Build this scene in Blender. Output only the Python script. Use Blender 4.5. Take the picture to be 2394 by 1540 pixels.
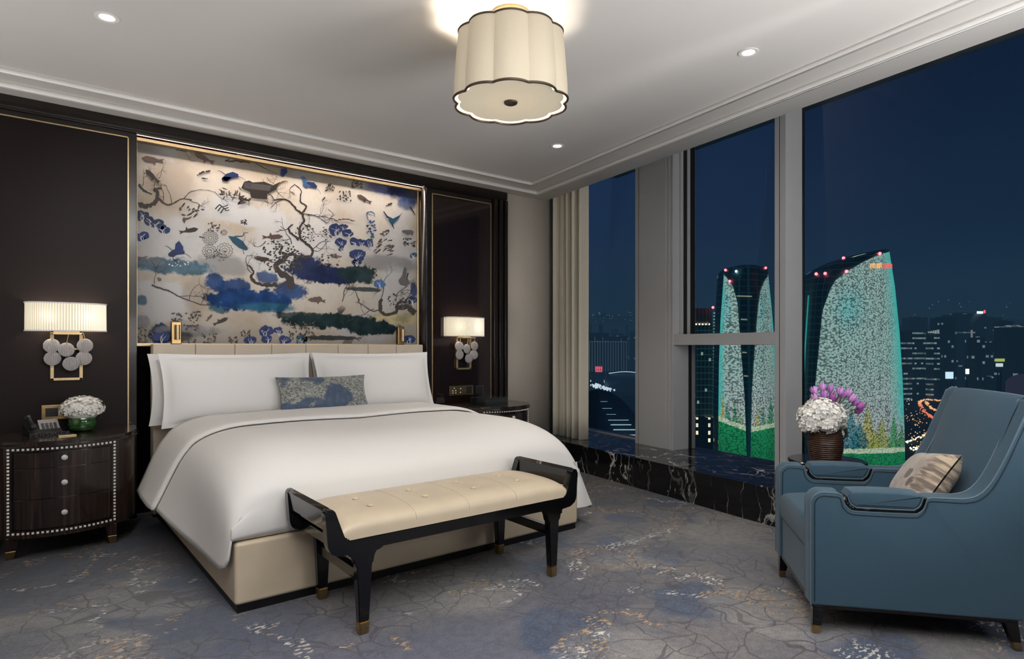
import bpy, bmesh, math, random
from math import sin, cos, pi, radians as R, sqrt
from mathutils import Vector, Matrix

for o in list(bpy.data.objects):
    bpy.data.objects.remove(o)
S = bpy.context.scene
C = S.collection

# ---------------------------------------------------------------- camera, view, world, large lights
EYE = 1.2
FPX = 1452.0
FW = Vector((0.62302, 0.78221))
RT = Vector((0.78221, -0.62302))
cam_d = bpy.data.cameras.new('camera')
cam_d.sensor_width = 36.0
cam_d.lens = 36.0 * FPX / 2394.0
cam_d.shift_y = 41.0 / 2394.0
cam_d.clip_start = 0.05
cam_d.clip_end = 20000
cam = bpy.data.objects.new('camera', cam_d)
C.objects.link(cam)
cam.location = (0, 0, EYE)
cam.rotation_euler = (pi / 2, 0, math.atan2(FW.y, FW.x) - pi / 2)
S.camera = cam
S.view_settings.view_transform = 'Standard'
S.view_settings.look = 'None'
S.view_settings.gamma = 1
S.view_settings.use_curve_mapping = False
S.view_settings.exposure = 0.0
S.cycles.use_denoising = True
S.cycles.use_light_tree = False
S.cycles.use_adaptive_sampling = True
S.cycles.adaptive_threshold = .08
S.cycles.adaptive_min_samples = 16
S.cycles.max_bounces = 6
S.cycles.diffuse_bounces = 3
S.cycles.glossy_bounces = 3
S.cycles.transmission_bounces = 4
S.cycles.transparent_max_bounces = 8
S.cycles.sample_clamp_indirect = 4.0
S.cycles.caustics_reflective = False
S.cycles.caustics_refractive = False

W = bpy.data.worlds.new('night_sky')
S.world = W
W.use_nodes = True
nt = W.node_tree
nt.nodes.clear()
_o = nt.nodes.new('ShaderNodeOutputWorld')
_b = nt.nodes.new('ShaderNodeBackground')
_tc = nt.nodes.new('ShaderNodeTexCoord')
_sx = nt.nodes.new('ShaderNodeSeparateXYZ')
nt.links.new(_tc.outputs['Generated'], _sx.inputs[0])
def _ramp(stops):
    r = nt.nodes.new('ShaderNodeValToRGB')
    e = r.color_ramp.elements
    e[0].position, e[0].color = stops[0][0], (*stops[0][1], 1)
    e[1].position, e[1].color = stops[-1][0], (*stops[-1][1], 1)
    for p, c in stops[1:-1]:
        k = e.new(p); k.color = (*c, 1)
    nt.links.new(_sx.outputs['Z'], r.inputs[0])
    return r
_ra = _ramp([(0.0, (.010, .037, .066)), (.07, (.0105, .030, .064)), (.17, (.0065, .0175, .050)), (.45, (.0013, .0065, .026))])
_rb = _ramp([(0.0, (.016, .034, .070)), (.06, (.0145, .031, .068)), (.2, (.0125, .028, .080)), (.5, (.010, .022, .075))])
_mr = nt.nodes.new('ShaderNodeMapRange')
_mr.inputs[1].default_value = .28; _mr.inputs[2].default_value = .72
nt.links.new(_sx.outputs['Y'], _mr.inputs[0])
_mx = nt.nodes.new('ShaderNodeMix'); _mx.data_type = 'RGBA'
nt.links.new(_mr.outputs[0], _mx.inputs[0])
nt.links.new(_ra.outputs[0], _mx.inputs[6]); nt.links.new(_rb.outputs[0], _mx.inputs[7])
nt.links.new(_mx.outputs[2], _b.inputs[0])
_b.inputs[1].default_value = 1.0
nt.links.new(_b.outputs[0], _o.inputs[0])

def light(name, kind, loc, energy, color=(1, .93, .84), rot=(0, 0, 0), **kw):
    d = bpy.data.lights.new(name, kind)
    d.energy = energy; d.color = color
    for k, v in kw.items():
        setattr(d, k, v)
    o = bpy.data.objects.new(name, d)
    C.objects.link(o)
    o.location = loc; o.rotation_euler = rot
    return o
# unseen area fills added out of view to brighten the room and its ceiling
light('overhead_fill', 'AREA', (.55, .45, 2.76), 84, (1, .98, .955), shape='RECTANGLE', size=2.6, size_y=2.2)
light('rear_fill', 'AREA', (.9, -.9, 1.4), 46, (1, .98, .955), rot=(pi - R(22), 0, 0), shape='RECTANGLE', size=2.6, size_y=1.4)
light('left_fill', 'AREA', (-1.4, 3.3, .4), 50, (1, .98, .955), rot=(pi, R(-12), 0), shape='RECTANGLE', size=1.2, size_y=2.2)
light('right_fill', 'AREA', (3.2, -.5, 1.35), 52, (1, .98, .955), rot=(pi - R(38), 0, 0), shape='RECTANGLE', size=1.2, size_y=1.2)
# unseen spots added above the camera to brighten the mural
for x_ in (.62, 2.95):
    d_ = Vector((1.0 if x_ < 1 else 2.62, 5.2, 1.74)) - Vector((x_, .9, 2.72))
    light('mural_fill', 'SPOT', (x_, .9, 2.72), 150, (1, .965, .93), rot=tuple(d_.to_track_quat('-Z', 'Y').to_euler()), spot_size=R(34), spot_blend=1.0, shadow_soft_size=.06)

# ---------------------------------------------------------------- helpers
def P3(px, py, z):
    u = (px - 1197.0) / FPX
    d = (FW + RT * u) * z
    return Vector((d.x, d.y, EYE - (py - 811.0) * z / FPX))
def atY(px, py, Y):
    u = (px - 1197.0) / FPX
    d = FW + RT * u
    z = Y / d.y
    return d.x * z, EYE - (py - 811.0) * z / FPX

def tag(o, label=None, cat=None, group=None, kind=None):
    if label: o['label'] = label
    if cat: o['category'] = cat
    if group: o['group'] = group
    if kind: o['kind'] = kind
    return o
def thing(name, label, cat, loc=(0, 0, 0), rz=0.0, group=None, kind=None):
    o = bpy.data.objects.new(name, None)
    o.empty_display_size = .05
    C.objects.link(o)
    o.location = loc; o.rotation_euler = (0, 0, rz)
    return tag(o, label, cat, group, kind)
def obj(name, bm, m, parent=None, smooth=True, ang=35, loc=None, rot=None, label=None):
    me = bpy.data.meshes.new(name)
    bmesh.ops.recalc_face_normals(bm, faces=bm.faces)
    bm.to_mesh(me); bm.free()
    for x in (m if isinstance(m, (list, tuple)) else [m]):
        me.materials.append(x)
    if smooth:
        for p in me.polygons: p.use_smooth = True
        me.set_sharp_from_angle(angle=R(ang))
        wn = ang == 35
    o = bpy.data.objects.new(name, me)
    C.objects.link(o)
    if smooth and wn:
        w_ = o.modifiers.new('face_weighted', 'WEIGHTED_NORMAL'); w_.keep_sharp = True
    if parent: o.parent = parent
    if loc: o.location = loc
    if rot: o.rotation_euler = rot
    if label: o['label'] = label
    return o
def struct(name, bm, m, **kw):
    o = obj(name, bm, m, **kw)
    if not o.parent: o['kind'] = 'structure'
    return o
def copy_tree(o, parent=None):
    c = o.copy(); C.objects.link(c); c.parent = parent
    for ch in list(o.children): copy_tree(ch, c)
    return c

def NB(): return bmesh.new()
def box(bm, x0, x1, y0, y1, z0, z1, bev=0, seg=2, mi=0, M=None):
    t = bmesh.new()
    bmesh.ops.create_cube(t, size=1)
    for v in t.verts:
        v.co = Vector((x0 + (v.co.x + .5) * (x1 - x0), y0 + (v.co.y + .5) * (y1 - y0), z0 + (v.co.z + .5) * (z1 - z0)))
    if bev:
        bmesh.ops.bevel(t, geom=t.edges[:], offset=bev, segments=seg, profile=.5, affect='EDGES')
    merge(bm, t, mi, M)
def merge(bm, t, mi=0, M=None):
    if M is not None: bmesh.ops.transform(t, matrix=M, verts=t.verts)
    mp = [bm.verts.new(v.co) for v in t.verts]
    t.verts.index_update()
    for f in t.faces:
        try:
            g = bm.faces.new([mp[v.index] for v in f.verts]); g.material_index = mi; g.smooth = True
        except ValueError:
            pass
    t.free()
def cyl(bm, p0, p1, r0, r1=None, n=16, mi=0, cap=True):
    r1 = r0 if r1 is None else r1
    p0 = Vector(p0); p1 = Vector(p1)
    d = (p1 - p0).normalized()
    a = d.orthogonal().normalized(); b = d.cross(a)
    A = [bm.verts.new(p0 + (a * cos(2*pi*i/n) + b * sin(2*pi*i/n)) * r0) for i in range(n)]
    B = [bm.verts.new(p1 + (a * cos(2*pi*i/n) + b * sin(2*pi*i/n)) * r1) for i in range(n)]
    for i in range(n):
        f = bm.faces.new((A[i], A[(i+1) % n], B[(i+1) % n], B[i])); f.material_index = mi
    if cap:
        f = bm.faces.new(A[::-1]); f.material_index = mi
        f = bm.faces.new(B); f.material_index = mi
def tube(bm, pts, r, n=8, closed=False, mi=0, cap=True):
    pts = [Vector(p) for p in pts]
    m = len(pts)
    rr = r if isinstance(r, (list, tuple)) else [r] * m
    rings = []
    prev = None
    for i, p in enumerate(pts):
        if closed: t = pts[(i+1) % m] - pts[i-1]
        else: t = pts[min(i+1, m-1)] - pts[max(i-1, 0)]
        t.normalize()
        if prev is None: a = t.orthogonal().normalized()
        else:
            a = prev - t * prev.dot(t)
            a = a.normalized() if a.length > 1e-6 else t.orthogonal().normalized()
        prev = a
        b = t.cross(a)
        rings.append([bm.verts.new(p + (a * cos(2*pi*k/n) + b * sin(2*pi*k/n)) * rr[i]) for k in range(n)])
    for i in range(m if closed else m - 1):
        A, B = rings[i], rings[(i+1) % m]
        for k in range(n):
            f = bm.faces.new((A[k], A[(k+1) % n], B[(k+1) % n], B[k])); f.material_index = mi
    if cap and not closed:
        bm.faces.new(rings[0][::-1]).material_index = mi
        bm.faces.new(rings[-1]).material_index = mi
def lathe(bm, prof, n=32, c=(0, 0, 0), mi=0, rf=None):
    c = Vector(c); rings = []
    for r, z in prof:
        if r < 1e-6: rings.append([bm.verts.new(c + Vector((0, 0, z)))])
        else: rings.append([bm.verts.new(c + Vector((r * (rf(2*pi*k/n) if rf else 1) * cos(2*pi*k/n), r * (rf(2*pi*k/n) if rf else 1) * sin(2*pi*k/n), z))) for k in range(n)])
    for A, B in zip(rings, rings[1:]):
        for k in range(n):
            k2 = (k+1) % n
            if len(A) == 1 and len(B) == 1: continue
            if len(A) == 1: f = bm.faces.new((A[0], B[k2], B[k]))
            elif len(B) == 1: f = bm.faces.new((A[k], A[k2], B[0]))
            else: f = bm.faces.new((A[k], A[k2], B[k2], B[k]))
            f.material_index = mi
def prism(bm, outline, fn, d0, d1, bev=0, seg=2, mi=0):
    """outline of 2-D points, fn(a,b,d)->3-D, swept from depth d0 to d1, all edges softened"""
    t = bmesh.new()
    A = [t.verts.new(fn(a, b, d0)) for a, b in outline]
    B = [t.verts.new(fn(a, b, d1)) for a, b in outline]
    n = len(A)
    f0 = t.faces.new(A[::-1]); f1 = t.faces.new(B)
    for i in range(n): t.faces.new((A[i], A[(i+1) % n], B[(i+1) % n], B[i]))
    if bev:
        eds = list(set(list(f0.edges) + list(f1.edges)))
        bmesh.ops.bevel(t, geom=eds, offset=bev, segments=seg, profile=.5, affect='EDGES')
    merge(bm, t, mi)
def softprism(bm, outline, fn, d0, d1, r, seg=5, mi=0):
    """outline swept d0..d1 with both rims rolled over by r"""
    pts = [Vector(p) for p in outline]
    area = sum(pts[i-1].x * pts[i].y - pts[i].x * pts[i-1].y for i in range(len(pts)))
    if area < 0: pts.reverse()
    n = len(pts); nrm = []
    for i in range(n):
        t = (pts[(i+1) % n] - pts[i-1]).normalized(); nrm.append(Vector((-t.y, t.x)))
    rings = []
    lv = [(r * (1 - sin(pi/2 * k / seg)), d0 + r * (1 - cos(pi/2 * k / seg))) for k in range(seg + 1)]
    lv += [(b, d0 + d1 - a) for b, a in lv[::-1]]
    for ins, d in lv: rings.append([bm.verts.new(fn(*(pts[i] + nrm[i] * ins), d)) for i in range(n)])
    for A, B in zip(rings, rings[1:]):
        for i in range(n): bm.faces.new((A[i], A[(i+1) % n], B[(i+1) % n], B[i])).material_index = mi
    bm.faces.new(rings[0][::-1]).material_index = mi; bm.faces.new(rings[-1]).material_index = mi
def grid(bm, fn, nu, nv, mi=0, closeu=False):
    V = [[bm.verts.new(fn(i / nu, j / nv)) for j in range(nv + 1)] for i in range(nu if closeu else nu + 1)]
    for i in range(nu):
        for j in range(nv):
            a, b = V[i], V[(i+1) % len(V)]
            f = bm.faces.new((a[j], b[j], b[j+1], a[j+1])); f.material_index = mi
    return V
def arcpts(cx, cy, r, a0, a1, n):
    return [(cx + r * cos(a0 + (a1 - a0) * i / n), cy + r * sin(a0 + (a1 - a0) * i / n)) for i in range(n + 1)]
def rounded(pts, rad, n=5):
    """round the corners of a closed 2-D polygon"""
    out = []; m = len(pts)
    for i, p in enumerate(pts):
        r = rad[i] if isinstance(rad, (list, tuple)) else rad
        p = Vector(p); a = Vector(pts[i-1]); b = Vector(pts[(i+1) % m])
        if r <= 0: out.append(tuple(p)); continue
        da = (a - p); db = (b - p)
        ra = min(r, da.length * .49); rb = min(r, db.length * .49)
        q0 = p + da.normalized() * ra; q1 = p + db.normalized() * rb
        for k in range(n + 1):
            t = k / n
            out.append(tuple(q0 * (1-t)**2 + p * 2*t*(1-t) + q1 * t*t))
    return out
def smoothline(pts, n=8):
    """Catmull-Rom through points (any dimension)"""
    pts = [Vector(p) for p in pts]; out = []
    for i in range(len(pts) - 1):
        p0 = pts[max(i-1, 0)]; p1 = pts[i]; p2 = pts[i+1]; p3 = pts[min(i+2, len(pts)-1)]
        for k in range(n):
            t = k / n
            out.append(.5 * ((2*p1) + (p2-p0)*t + (2*p0-5*p1+4*p2-p3)*t*t + (3*p1-p0-3*p2+p3)*t**3))
    out.append(pts[-1]); return out

# ---------------------------------------------------------------- materials
def srgb(r, g, b):
    f = lambda c: (c/255/12.92) if c/255 <= .04045 else ((c/255+.055)/1.055)**2.4
    return (f(r), f(g), f(b))
class NT:
    def __init__(s, name):
        s.m = bpy.data.materials.new(name); s.m.use_nodes = True
        s.t = s.m.node_tree; s.n = s.t.nodes; s.l = s.t.links
        s.p = s.n['Principled BSDF']; s.out = s.n['Material Output']
    def new(s, t, **kw):
        n = s.n.new(t)
        for k, v in kw.items(): setattr(n, k, v)
        return n
    def put(s, sock, v):
        if hasattr(v, 'is_linked') or hasattr(v, 'links'): s.l.new(v, sock)
        elif isinstance(v, (tuple, list)) and len(v) == 3 and sock.type == 'RGBA': sock.default_value = (*v, 1)
        else: sock.default_value = v
    def coord(s, w='Object'): return s.new('ShaderNodeTexCoord').outputs[w]
    def mapv(s, v, scale=(1, 1, 1), loc=(0, 0, 0), rot=(0, 0, 0)):
        n = s.new('ShaderNodeMapping'); s.l.new(v, n.inputs[0])
        n.inputs['Scale'].default_value = scale; n.inputs['Location'].default_value = loc; n.inputs['Rotation'].default_value = rot
        return n.outputs[0]
    def noise(s, v, scale=5, detail=2, rough=.5, dist=0, out=0):
        n = s.new('ShaderNodeTexNoise'); s.l.new(v, n.inputs['Vector'])
        n.inputs['Scale'].default_value = scale; n.inputs['Detail'].default_value = detail
        n.inputs['Roughness'].default_value = rough; n.inputs['Distortion'].default_value = dist
        return n.outputs[out]
    def voro(s, v, scale=5, feature='F1', rnd=1.0, out=0):
        n = s.new('ShaderNodeTexVoronoi'); n.feature = feature; s.l.new(v, n.inputs['Vector'])
        n.inputs['Scale'].default_value = scale; n.inputs['Randomness'].default_value = rnd
        return n.outputs[out]
    def math(s, op, a, b=0.0, c=0.0, clamp=False):
        n = s.new('ShaderNodeMath', operation=op, use_clamp=clamp)
        s.put(n.inputs[0], a); s.put(n.inputs[1], b)
        if op in ('MULTIPLY_ADD', 'SMOOTH_MIN', 'COMPARE'): s.put(n.inputs[2], c)
        return n.outputs[0]
    def vm(s, op, a, b=(0, 0, 0)):
        n = s.new('ShaderNodeVectorMath', operation=op)
        s.put(n.inputs[0], a); s.put(n.inputs[1], b)
        return n.outputs[1] if op in ('LENGTH', 'DISTANCE', 'DOT_PRODUCT') else n.outputs[0]
    def rng(s, v, a, b, c=0.0, d=1.0, smooth=True):
        n = s.new('ShaderNodeMapRange'); n.interpolation_type = 'SMOOTHSTEP' if smooth else 'LINEAR'
        s.l.new(v, n.inputs[0])
        for i, x in enumerate((a, b, c, d)): n.inputs[i+1].default_value = x
        return n.outputs[0]
    def mix(s, f, a, b, mode='MIX'):
        n = s.new('ShaderNodeMix'); n.data_type = 'RGBA'; n.blend_type = mode
        s.put(n.inputs[0], f); s.put(n.inputs[6], a); s.put(n.inputs[7], b)
        return n.outputs[2]
    def sep(s, v):
        n = s.new('ShaderNodeSeparateXYZ'); s.l.new(v, n.inputs[0]); return n.outputs
    def comb(s, x, y, z):
        n = s.new('ShaderNodeCombineXYZ')
        for i, v in enumerate((x, y, z)): s.put(n.inputs[i], v)
        return n.outputs[0]
    def bump(s, h, strength=.2, dist=.01):
        n = s.new('ShaderNodeBump'); n.inputs['Strength'].default_value = strength; n.inputs['Distance'].default_value = dist
        s.l.new(h, n.inputs['Height']); s.l.new(n.outputs[0], s.p.inputs['Normal'])
    def set(s, **kw):
        for k, v in kw.items(): s.put(s.p.inputs[k.replace('_', ' ')], v)
        return s
def basic(name, col, rough=.5, metal=0.0, coat=0.0, spec=.5, nscale=0, namt=.08, bump=0.0, sheen=0.0, emis=None, es=0):
    k = NT(name); k.set(Roughness=rough, Metallic=metal, Coat_Weight=coat, Specular_IOR_Level=spec)
    if nscale:
        n = k.noise(k.coord(), nscale, 4)
        k.set(Base_Color=k.mix(k.rng(n, .3, .7), tuple(c*(1-namt) for c in col), tuple(min(1, c*(1+namt)) for c in col)))
        if bump: k.bump(n, bump, .003)
    else: k.set(Base_Color=col)
    if sheen: k.set(Sheen_Weight=sheen)
    if emis: k.set(Emission_Color=emis, Emission_Strength=es)
    return k.m
def emit(name, col, s):
    k = NT(name); k.set(Base_Color=(0, 0, 0), Emission_Color=col, Emission_Strength=s, Roughness=.9)
    return k.m

def m_carpet():
    k = NT('woven_carpet'); v = k.coord()
    warp = k.noise(v, 1.3, 3, out=1)
    vw = k.vm('ADD', v, k.vm('MULTIPLY', k.vm('SUBTRACT', warp, (.5, .5, .5)), (.45, .45, 0)))
    grain = k.noise(v, 190, 3, .8)
    grain2 = k.noise(v, 70, 3, .7)
    reg = k.rng(k.noise(vw, .9, 2), .42, .58)
    sx = k.sep(v)
    side = k.rng(k.math('SUBTRACT', sx[0], k.math('MULTIPLY', sx[1], .35)), -.6, 1.6)
    cool = k.mix(k.rng(k.noise(vw, 2.2, 4), .35, .65), (.085, .110, .178), (.140, .150, .205))
    warm = k.mix(k.rng(k.noise(vw, 2.6, 4), .35, .65), (.225, .212, .215), (.165, .165, .195))
    f = k.math('ADD', k.math('MULTIPLY', side, .62), k.math('MULTIPLY', reg, .38))
    base = k.mix(k.rng(f, .35, .75), cool, warm)
    # washed blue blossoms, grainy inside
    bl = k.rng(k.math('ADD', k.voro(k.vm('MULTIPLY', vw, (1, 1, 0)), 1.75), k.math('MULTIPLY', k.noise(v, 1.4, 2), .5)), .66, .58)
    blm = k.math('MULTIPLY', bl, k.rng(grain2, .22, .60))
    base = k.mix(k.math('MULTIPLY', blm, .85), base, (.045, .092, .185))
    b2 = k.math('MULTIPLY', k.rng(k.noise(vw, 1.9, 5, .6), .56, .66), k.rng(grain2, .38, .62))
    base = k.mix(k.math('MULTIPLY', b2, .6), base, (.10, .135, .20))
    lp = k.math('MULTIPLY', k.rng(k.voro(k.vm('ADD', k.vm('MULTIPLY', vw, (1, 1, 0)), (3.7, 1.2, 0)), 1.2), .50, .40), k.rng(k.noise(v, .9, 2), .42, .52))
    base = k.mix(k.math('MULTIPLY', lp, .65), base, (.34, .325, .315))
    dk = k.math('MULTIPLY', k.rng(k.noise(k.vm('ADD', vw, (9.0, 4.0, 0)), 1.05, 4, .6), .53, .62), k.rng(grain2, .25, .6))
    base = k.mix(k.math('MULTIPLY', dk, .6), base, (.060, .078, .125))
    # petal outlines
    w2 = k.vm('ADD', v, k.vm('MULTIPLY', k.vm('SUBTRACT', k.noise(v, 4.2, 2, out=1), (.5, .5, .5)), (.22, .22, 0)))
    e = k.voro(k.vm('MULTIPLY', w2, (1, 1, 0)), 6.4, 'DISTANCE_TO_EDGE')
    e2 = k.voro(k.vm('MULTIPLY', w2, (1, 1.0, 0)), 2.4, 'DISTANCE_TO_EDGE')
    ln = k.math('MAXIMUM', k.rng(e, .032, .014), k.math('MULTIPLY', k.rng(e2, .012, .005), .8))
    lm = k.rng(k.noise(v, .8, 2, .6), .36, .50)
    ln = k.math('MULTIPLY', ln, k.math('ADD', k.math('MULTIPLY', lm, .62), .12))
    base = k.mix(ln, base, (.075, .066, .083))
    # broken gold and ivory threads along meandering seams
    rd = k.math('ABSOLUTE', k.math('SUBTRACT', k.noise(vw, 1.15, 5, .55), .5))
    rm = k.rng(rd, .019, .008)
    brk = k.rng(k.noise(k.mapv(v, (30, 60, 1)), 1, 2), .52, .58)
    vis = k.rng(k.noise(v, 1.7, 2), .42, .50)
    fl = k.math('MULTIPLY', k.math('MULTIPLY', rm, brk), vis)
    gold = k.mix(k.rng(k.noise(v, 2.4, 2), .46, .54), (.55, .36, .20), (.80, .78, .74))
    base = k.mix(fl, base, gold)
    base = k.mix(k.math('MULTIPLY', k.math('MULTIPLY', k.rng(rd, .028, .016), k.rng(grain2, .60, .64)), vis), base, (.05, .04, .035))
    base = k.mix(1.0, base, k.mix(k.rng(grain, .3, .7), (.55, .55, .56), (1.34, 1.33, 1.32)), 'MULTIPLY')
    base = k.mix(1.0, base, k.mix(k.rng(k.noise(v, 24, 4, .7), .35, .65), (.84, .85, .88), (1.12, 1.11, 1.09)), 'MULTIPLY')
    k.set(Base_Color=base, Roughness=.95, Specular_IOR_Level=.1, Sheen_Weight=.15)
    k.bump(grain, .35, .004)
    return k.m
def m_marble():
    k = NT('black_marble'); v = k.coord()
    vw = k.vm('ADD', v, k.vm('MULTIPLY', k.vm('SUBTRACT', k.noise(v, 3.0, 4, .6, out=1), (.5, .5, .5)), (.22, .22, .22)))
    a = k.math('ABSOLUTE', k.math('SUBTRACT', k.noise(k.mapv(vw, (2.6, 1.6, .5), rot=(.2, .55, .4)), 1.5, 2, .5), .5))
    b = k.math('ABSOLUTE', k.math('SUBTRACT', k.noise(k.mapv(vw, (1.2, 2.6, .9), loc=(7, 3, 1), rot=(.6, .9, -.4)), 2.4, 2, .5), .5))
    m = k.rng(k.noise(v, 2.1, 3), .44, .60)
    q2 = k.math('ABSOLUTE', k.math('SUBTRACT', k.noise(k.mapv(vw, (3.4, 3.0, 1.1), loc=(2, 5, 9), rot=(.3, -.7, 0)), 1.8, 3, .5), .5))
    m2_ = k.rng(k.noise(v, 1.5, 2), .42, .55)
    ve = k.math('ADD', k.math('MULTIPLY', k.rng(a, .010, .002), k.math('ADD', m, .15)), k.math('ADD', k.math('MULTIPLY', k.math('MULTIPLY', k.rng(b, .010, .001), .7), m), k.math('MULTIPLY', k.math('MULTIPLY', k.rng(q2, .008, .001), .75), m2_)), clamp=True)
    fine = k.math('MULTIPLY', k.rng(k.noise(v, 26, 5, .7), .55, .75), .22)
    c = k.mix(fine, (.008, .008, .009), (.05, .05, .052))
    c = k.mix(k.math('MULTIPLY', ve, .9), c, (.55, .54, .52))
    k.set(Base_Color=c, Roughness=.10, Specular_IOR_Level=.6)
    return k.m
def m_wood(name, dark, lite, rough=.22, coat=.6):
    k = NT(name); v = k.coord()
    g = k.noise(k.mapv(v, (70, 70, 1.6)), 1.0, 4, .6, .5)
    g2 = k.noise(k.mapv(v, (14, 14, .8)), 1.0, 3)
    c = k.mix(k.rng(g, .35, .68), dark, lite)
    c = k.mix(k.math('MULTIPLY', k.rng(g2, .4, .65), .6), c, tuple(x * .45 for x in dark))
    k.set(Base_Color=c, Roughness=rough, Coat_Weight=coat, Coat_Roughness=.08)
    return k.m
def m_fabric(name, col, col2, scale=600, rough=.9, sheen=.15, big=3.0):
    k = NT(name); v = k.coord()
    n = k.noise(v, scale, 2, .6); w = k.noise(k.mapv(v, (1, 1, 9)), 60, 2)
    c = k.mix(k.rng(n, .3, .7), col, col2)
    c = k.mix(k.math('MULTIPLY', k.rng(w, .3, .7), .25), c, col2)
    k.set(Base_Color=c, Roughness=rough, Sheen_Weight=sheen, Specular_IOR_Level=.2)
    k.bump(n, .12, .0015)
    return k.m

M = {}
M['carpet'] = m_carpet()
M['marble'] = m_marble()
M['ceiling'] = basic('ceiling_paint', (.76, .735, .71), .85, nscale=1.2, namt=.02)
M['mould'] = basic('ceiling_moulding_brightened', (.93, .92, .90), .4)  # lightened against the ceiling to imitate edges catching light
M['beige_wall'] = basic('beige_wallcovering', (.58, .53, .47), .8, nscale=180, namt=.06, bump=.1)
M['rear_wall'] = basic('warm_wall_paint', (.50, .46, .41), .8, nscale=2, namt=.04)
M['lacquer'] = m_wood('dark_lacquered_wood', (.009, .0065, .006), (.016, .010, .0085), .24, .3)
M['macassar'] = m_wood('striped_ebony_veneer', (.013, .008, .0065), (.046, .026, .020), .25, .5)
M['panel'] = m_fabric('dark_brown_panel_cloth', (.0075, .0045, .004), (.0135, .008, .0072), 900, .5, 0)
M['panel_gloss'] = basic('dark_brown_gloss_panel', (.014, .008, .007), .10, coat=.6, nscale=300, namt=.2)
M['gold'] = basic('champagne_gold_metal', (.60, .46, .27), .42, 1.0, nscale=40, namt=.05)
M['brass'] = basic('brushed_brass', (.55, .37, .17), .28, 1.0, nscale=90, namt=.08)
M['bronze'] = basic('dark_bronze_trim', (.10, .075, .055), .4, .7)
M['black'] = basic('black_lacquer', (.003, .003, .0035), .16, coat=.45, spec=.35)
M['plinth'] = basic('black_plinth', (.006, .006, .007), .4)
M['alu'] = basic('grey_powdercoat_aluminium', (.40, .405, .415), .5, nscale=3, namt=.02)
M['alu_dark'] = basic('dark_window_gasket', (.010, .010, .011), .5)
M['leather'] = basic('cream_leather', (.61, .51, .375), .42, nscale=7, namt=.035, bump=.03)
M['seam'] = basic('leather_seam', (.42, .33, .23), .7)
M['hb_leather'] = basic('headboard_leather', (.56, .48, .385), .5, nscale=9, namt=.03)
M['linen'] = basic('white_bed_linen', (.80, .785, .765), .85, nscale=500, namt=.015, spec=.25)
M['sham'] = basic('white_pillow_cotton', (.80, .79, .785), .85, nscale=500, namt=.015, spec=.25)
M['chair'] = m_fabric('slate_blue_upholstery', (.034, .078, .118), (.054, .106, .152), 500, .6, .15)
M['piping'] = basic('blue_piping_cord', (.085, .14, .185), .6)
M['piping_dark'] = basic('dark_blue_seam', (.010, .02, .03), .7)
M['curtain'] = m_fabric('beige_curtain_cloth', (.56, .52, .43), (.66, .62, .52), 400, .85, .3)
M['white_bead'] = basic('mother_of_pearl_stud', (.82, .80, .74), .2, emis=None)
M['crystal_knob'] = basic('faceted_crystal_knob', (.85, .84, .82), .08, .35)
M['white_petal'] = basic('white_hydrangea_petal', (.90, .885, .84), .6, nscale=60, namt=.06)
M['green'] = basic('leaf_green', (.035, .10, .025), .5, nscale=30, namt=.3)
M['dgreen'] = basic('dark_tulip_leaf', (.035, .075, .035), .45, nscale=30, namt=.3)
M['ldev'] = basic('phone_plastic', (.022, .022, .026), .35)
M['key'] = basic('phone_key_plate', (.27, .26, .28), .4)
M['led'] = emit('warm_led_strip', (1.0, .80, .70), 4.5)
M['led_gold'] = emit('lit_cove_reflector', (1.0, .72, .45), 1.0)
M['beacon'] = emit('red_beacon_glow', (1.0, .08, .10), 9)
M['lampwhite'] = emit('downlight_led', (1.0, .97, .92), 14)

def m_glass_pane():
    k = NT('window_glass')
    tr = k.new('ShaderNodeBsdfTransparent'); gl = k.new('ShaderNodeBsdfGlossy'); gl.inputs['Roughness'].default_value = .01
    tr.inputs[0].default_value = (.97, .98, .98, 1)
    fr = k.new('ShaderNodeFresnel'); fr.inputs[0].default_value = 1.12
    mx = k.new('ShaderNodeMixShader')
    k.l.new(k.math('MULTIPLY', fr.outputs[0], .15), mx.inputs[0]); k.l.new(tr.outputs[0], mx.inputs[1]); k.l.new(gl.outputs[0], mx.inputs[2])
    k.l.new(mx.outputs[0], k.out.inputs[0])
    return k.m
M['pane'] = m_glass_pane()
def m_shade(name, col, es, pleat=0, trans=.5, ecol=None):
    k = NT(name)
    d = k.new('ShaderNodeBsdfDiffuse'); t = k.new('ShaderNodeBsdfTranslucent'); e = k.new('ShaderNodeEmission')
    n = k.noise(k.coord(), 420, 2)
    c = k.mix(k.rng(n, .3, .7), tuple(x*.92 for x in col), col)
    for q in (d, t): k.l.new(c, q.inputs[0])
    e.inputs[0].default_value = (*(ecol or col), 1); e.inputs[1].default_value = es
    m1 = k.new('ShaderNodeMixShader'); m1.inputs[0].default_value = trans
    k.l.new(d.outputs[0], m1.inputs[1]); k.l.new(t.outputs[0], m1.inputs[2])
    a = k.new('ShaderNodeAddShader'); k.l.new(m1.outputs[0], a.inputs[0]); k.l.new(e.outputs[0], a.inputs[1])
    k.l.new(a.outputs[0], k.out.inputs[0])
    return k.m
M['shade'] = m_shade('cream_silk_lampshade', (.60, .54, .43), .17, trans=.10)
M['diffuser'] = m_shade('cream_silk_diffuser', (.66, .60, .48), .34, trans=.12)
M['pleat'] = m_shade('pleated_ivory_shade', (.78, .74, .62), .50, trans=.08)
M['pleat_shaded'] = m_shade('pleat_valley_shaded', (.62, .57, .46), .32, trans=.07)  # darker copy of the ivory cloth, shade of the pleat valleys as colour
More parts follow.
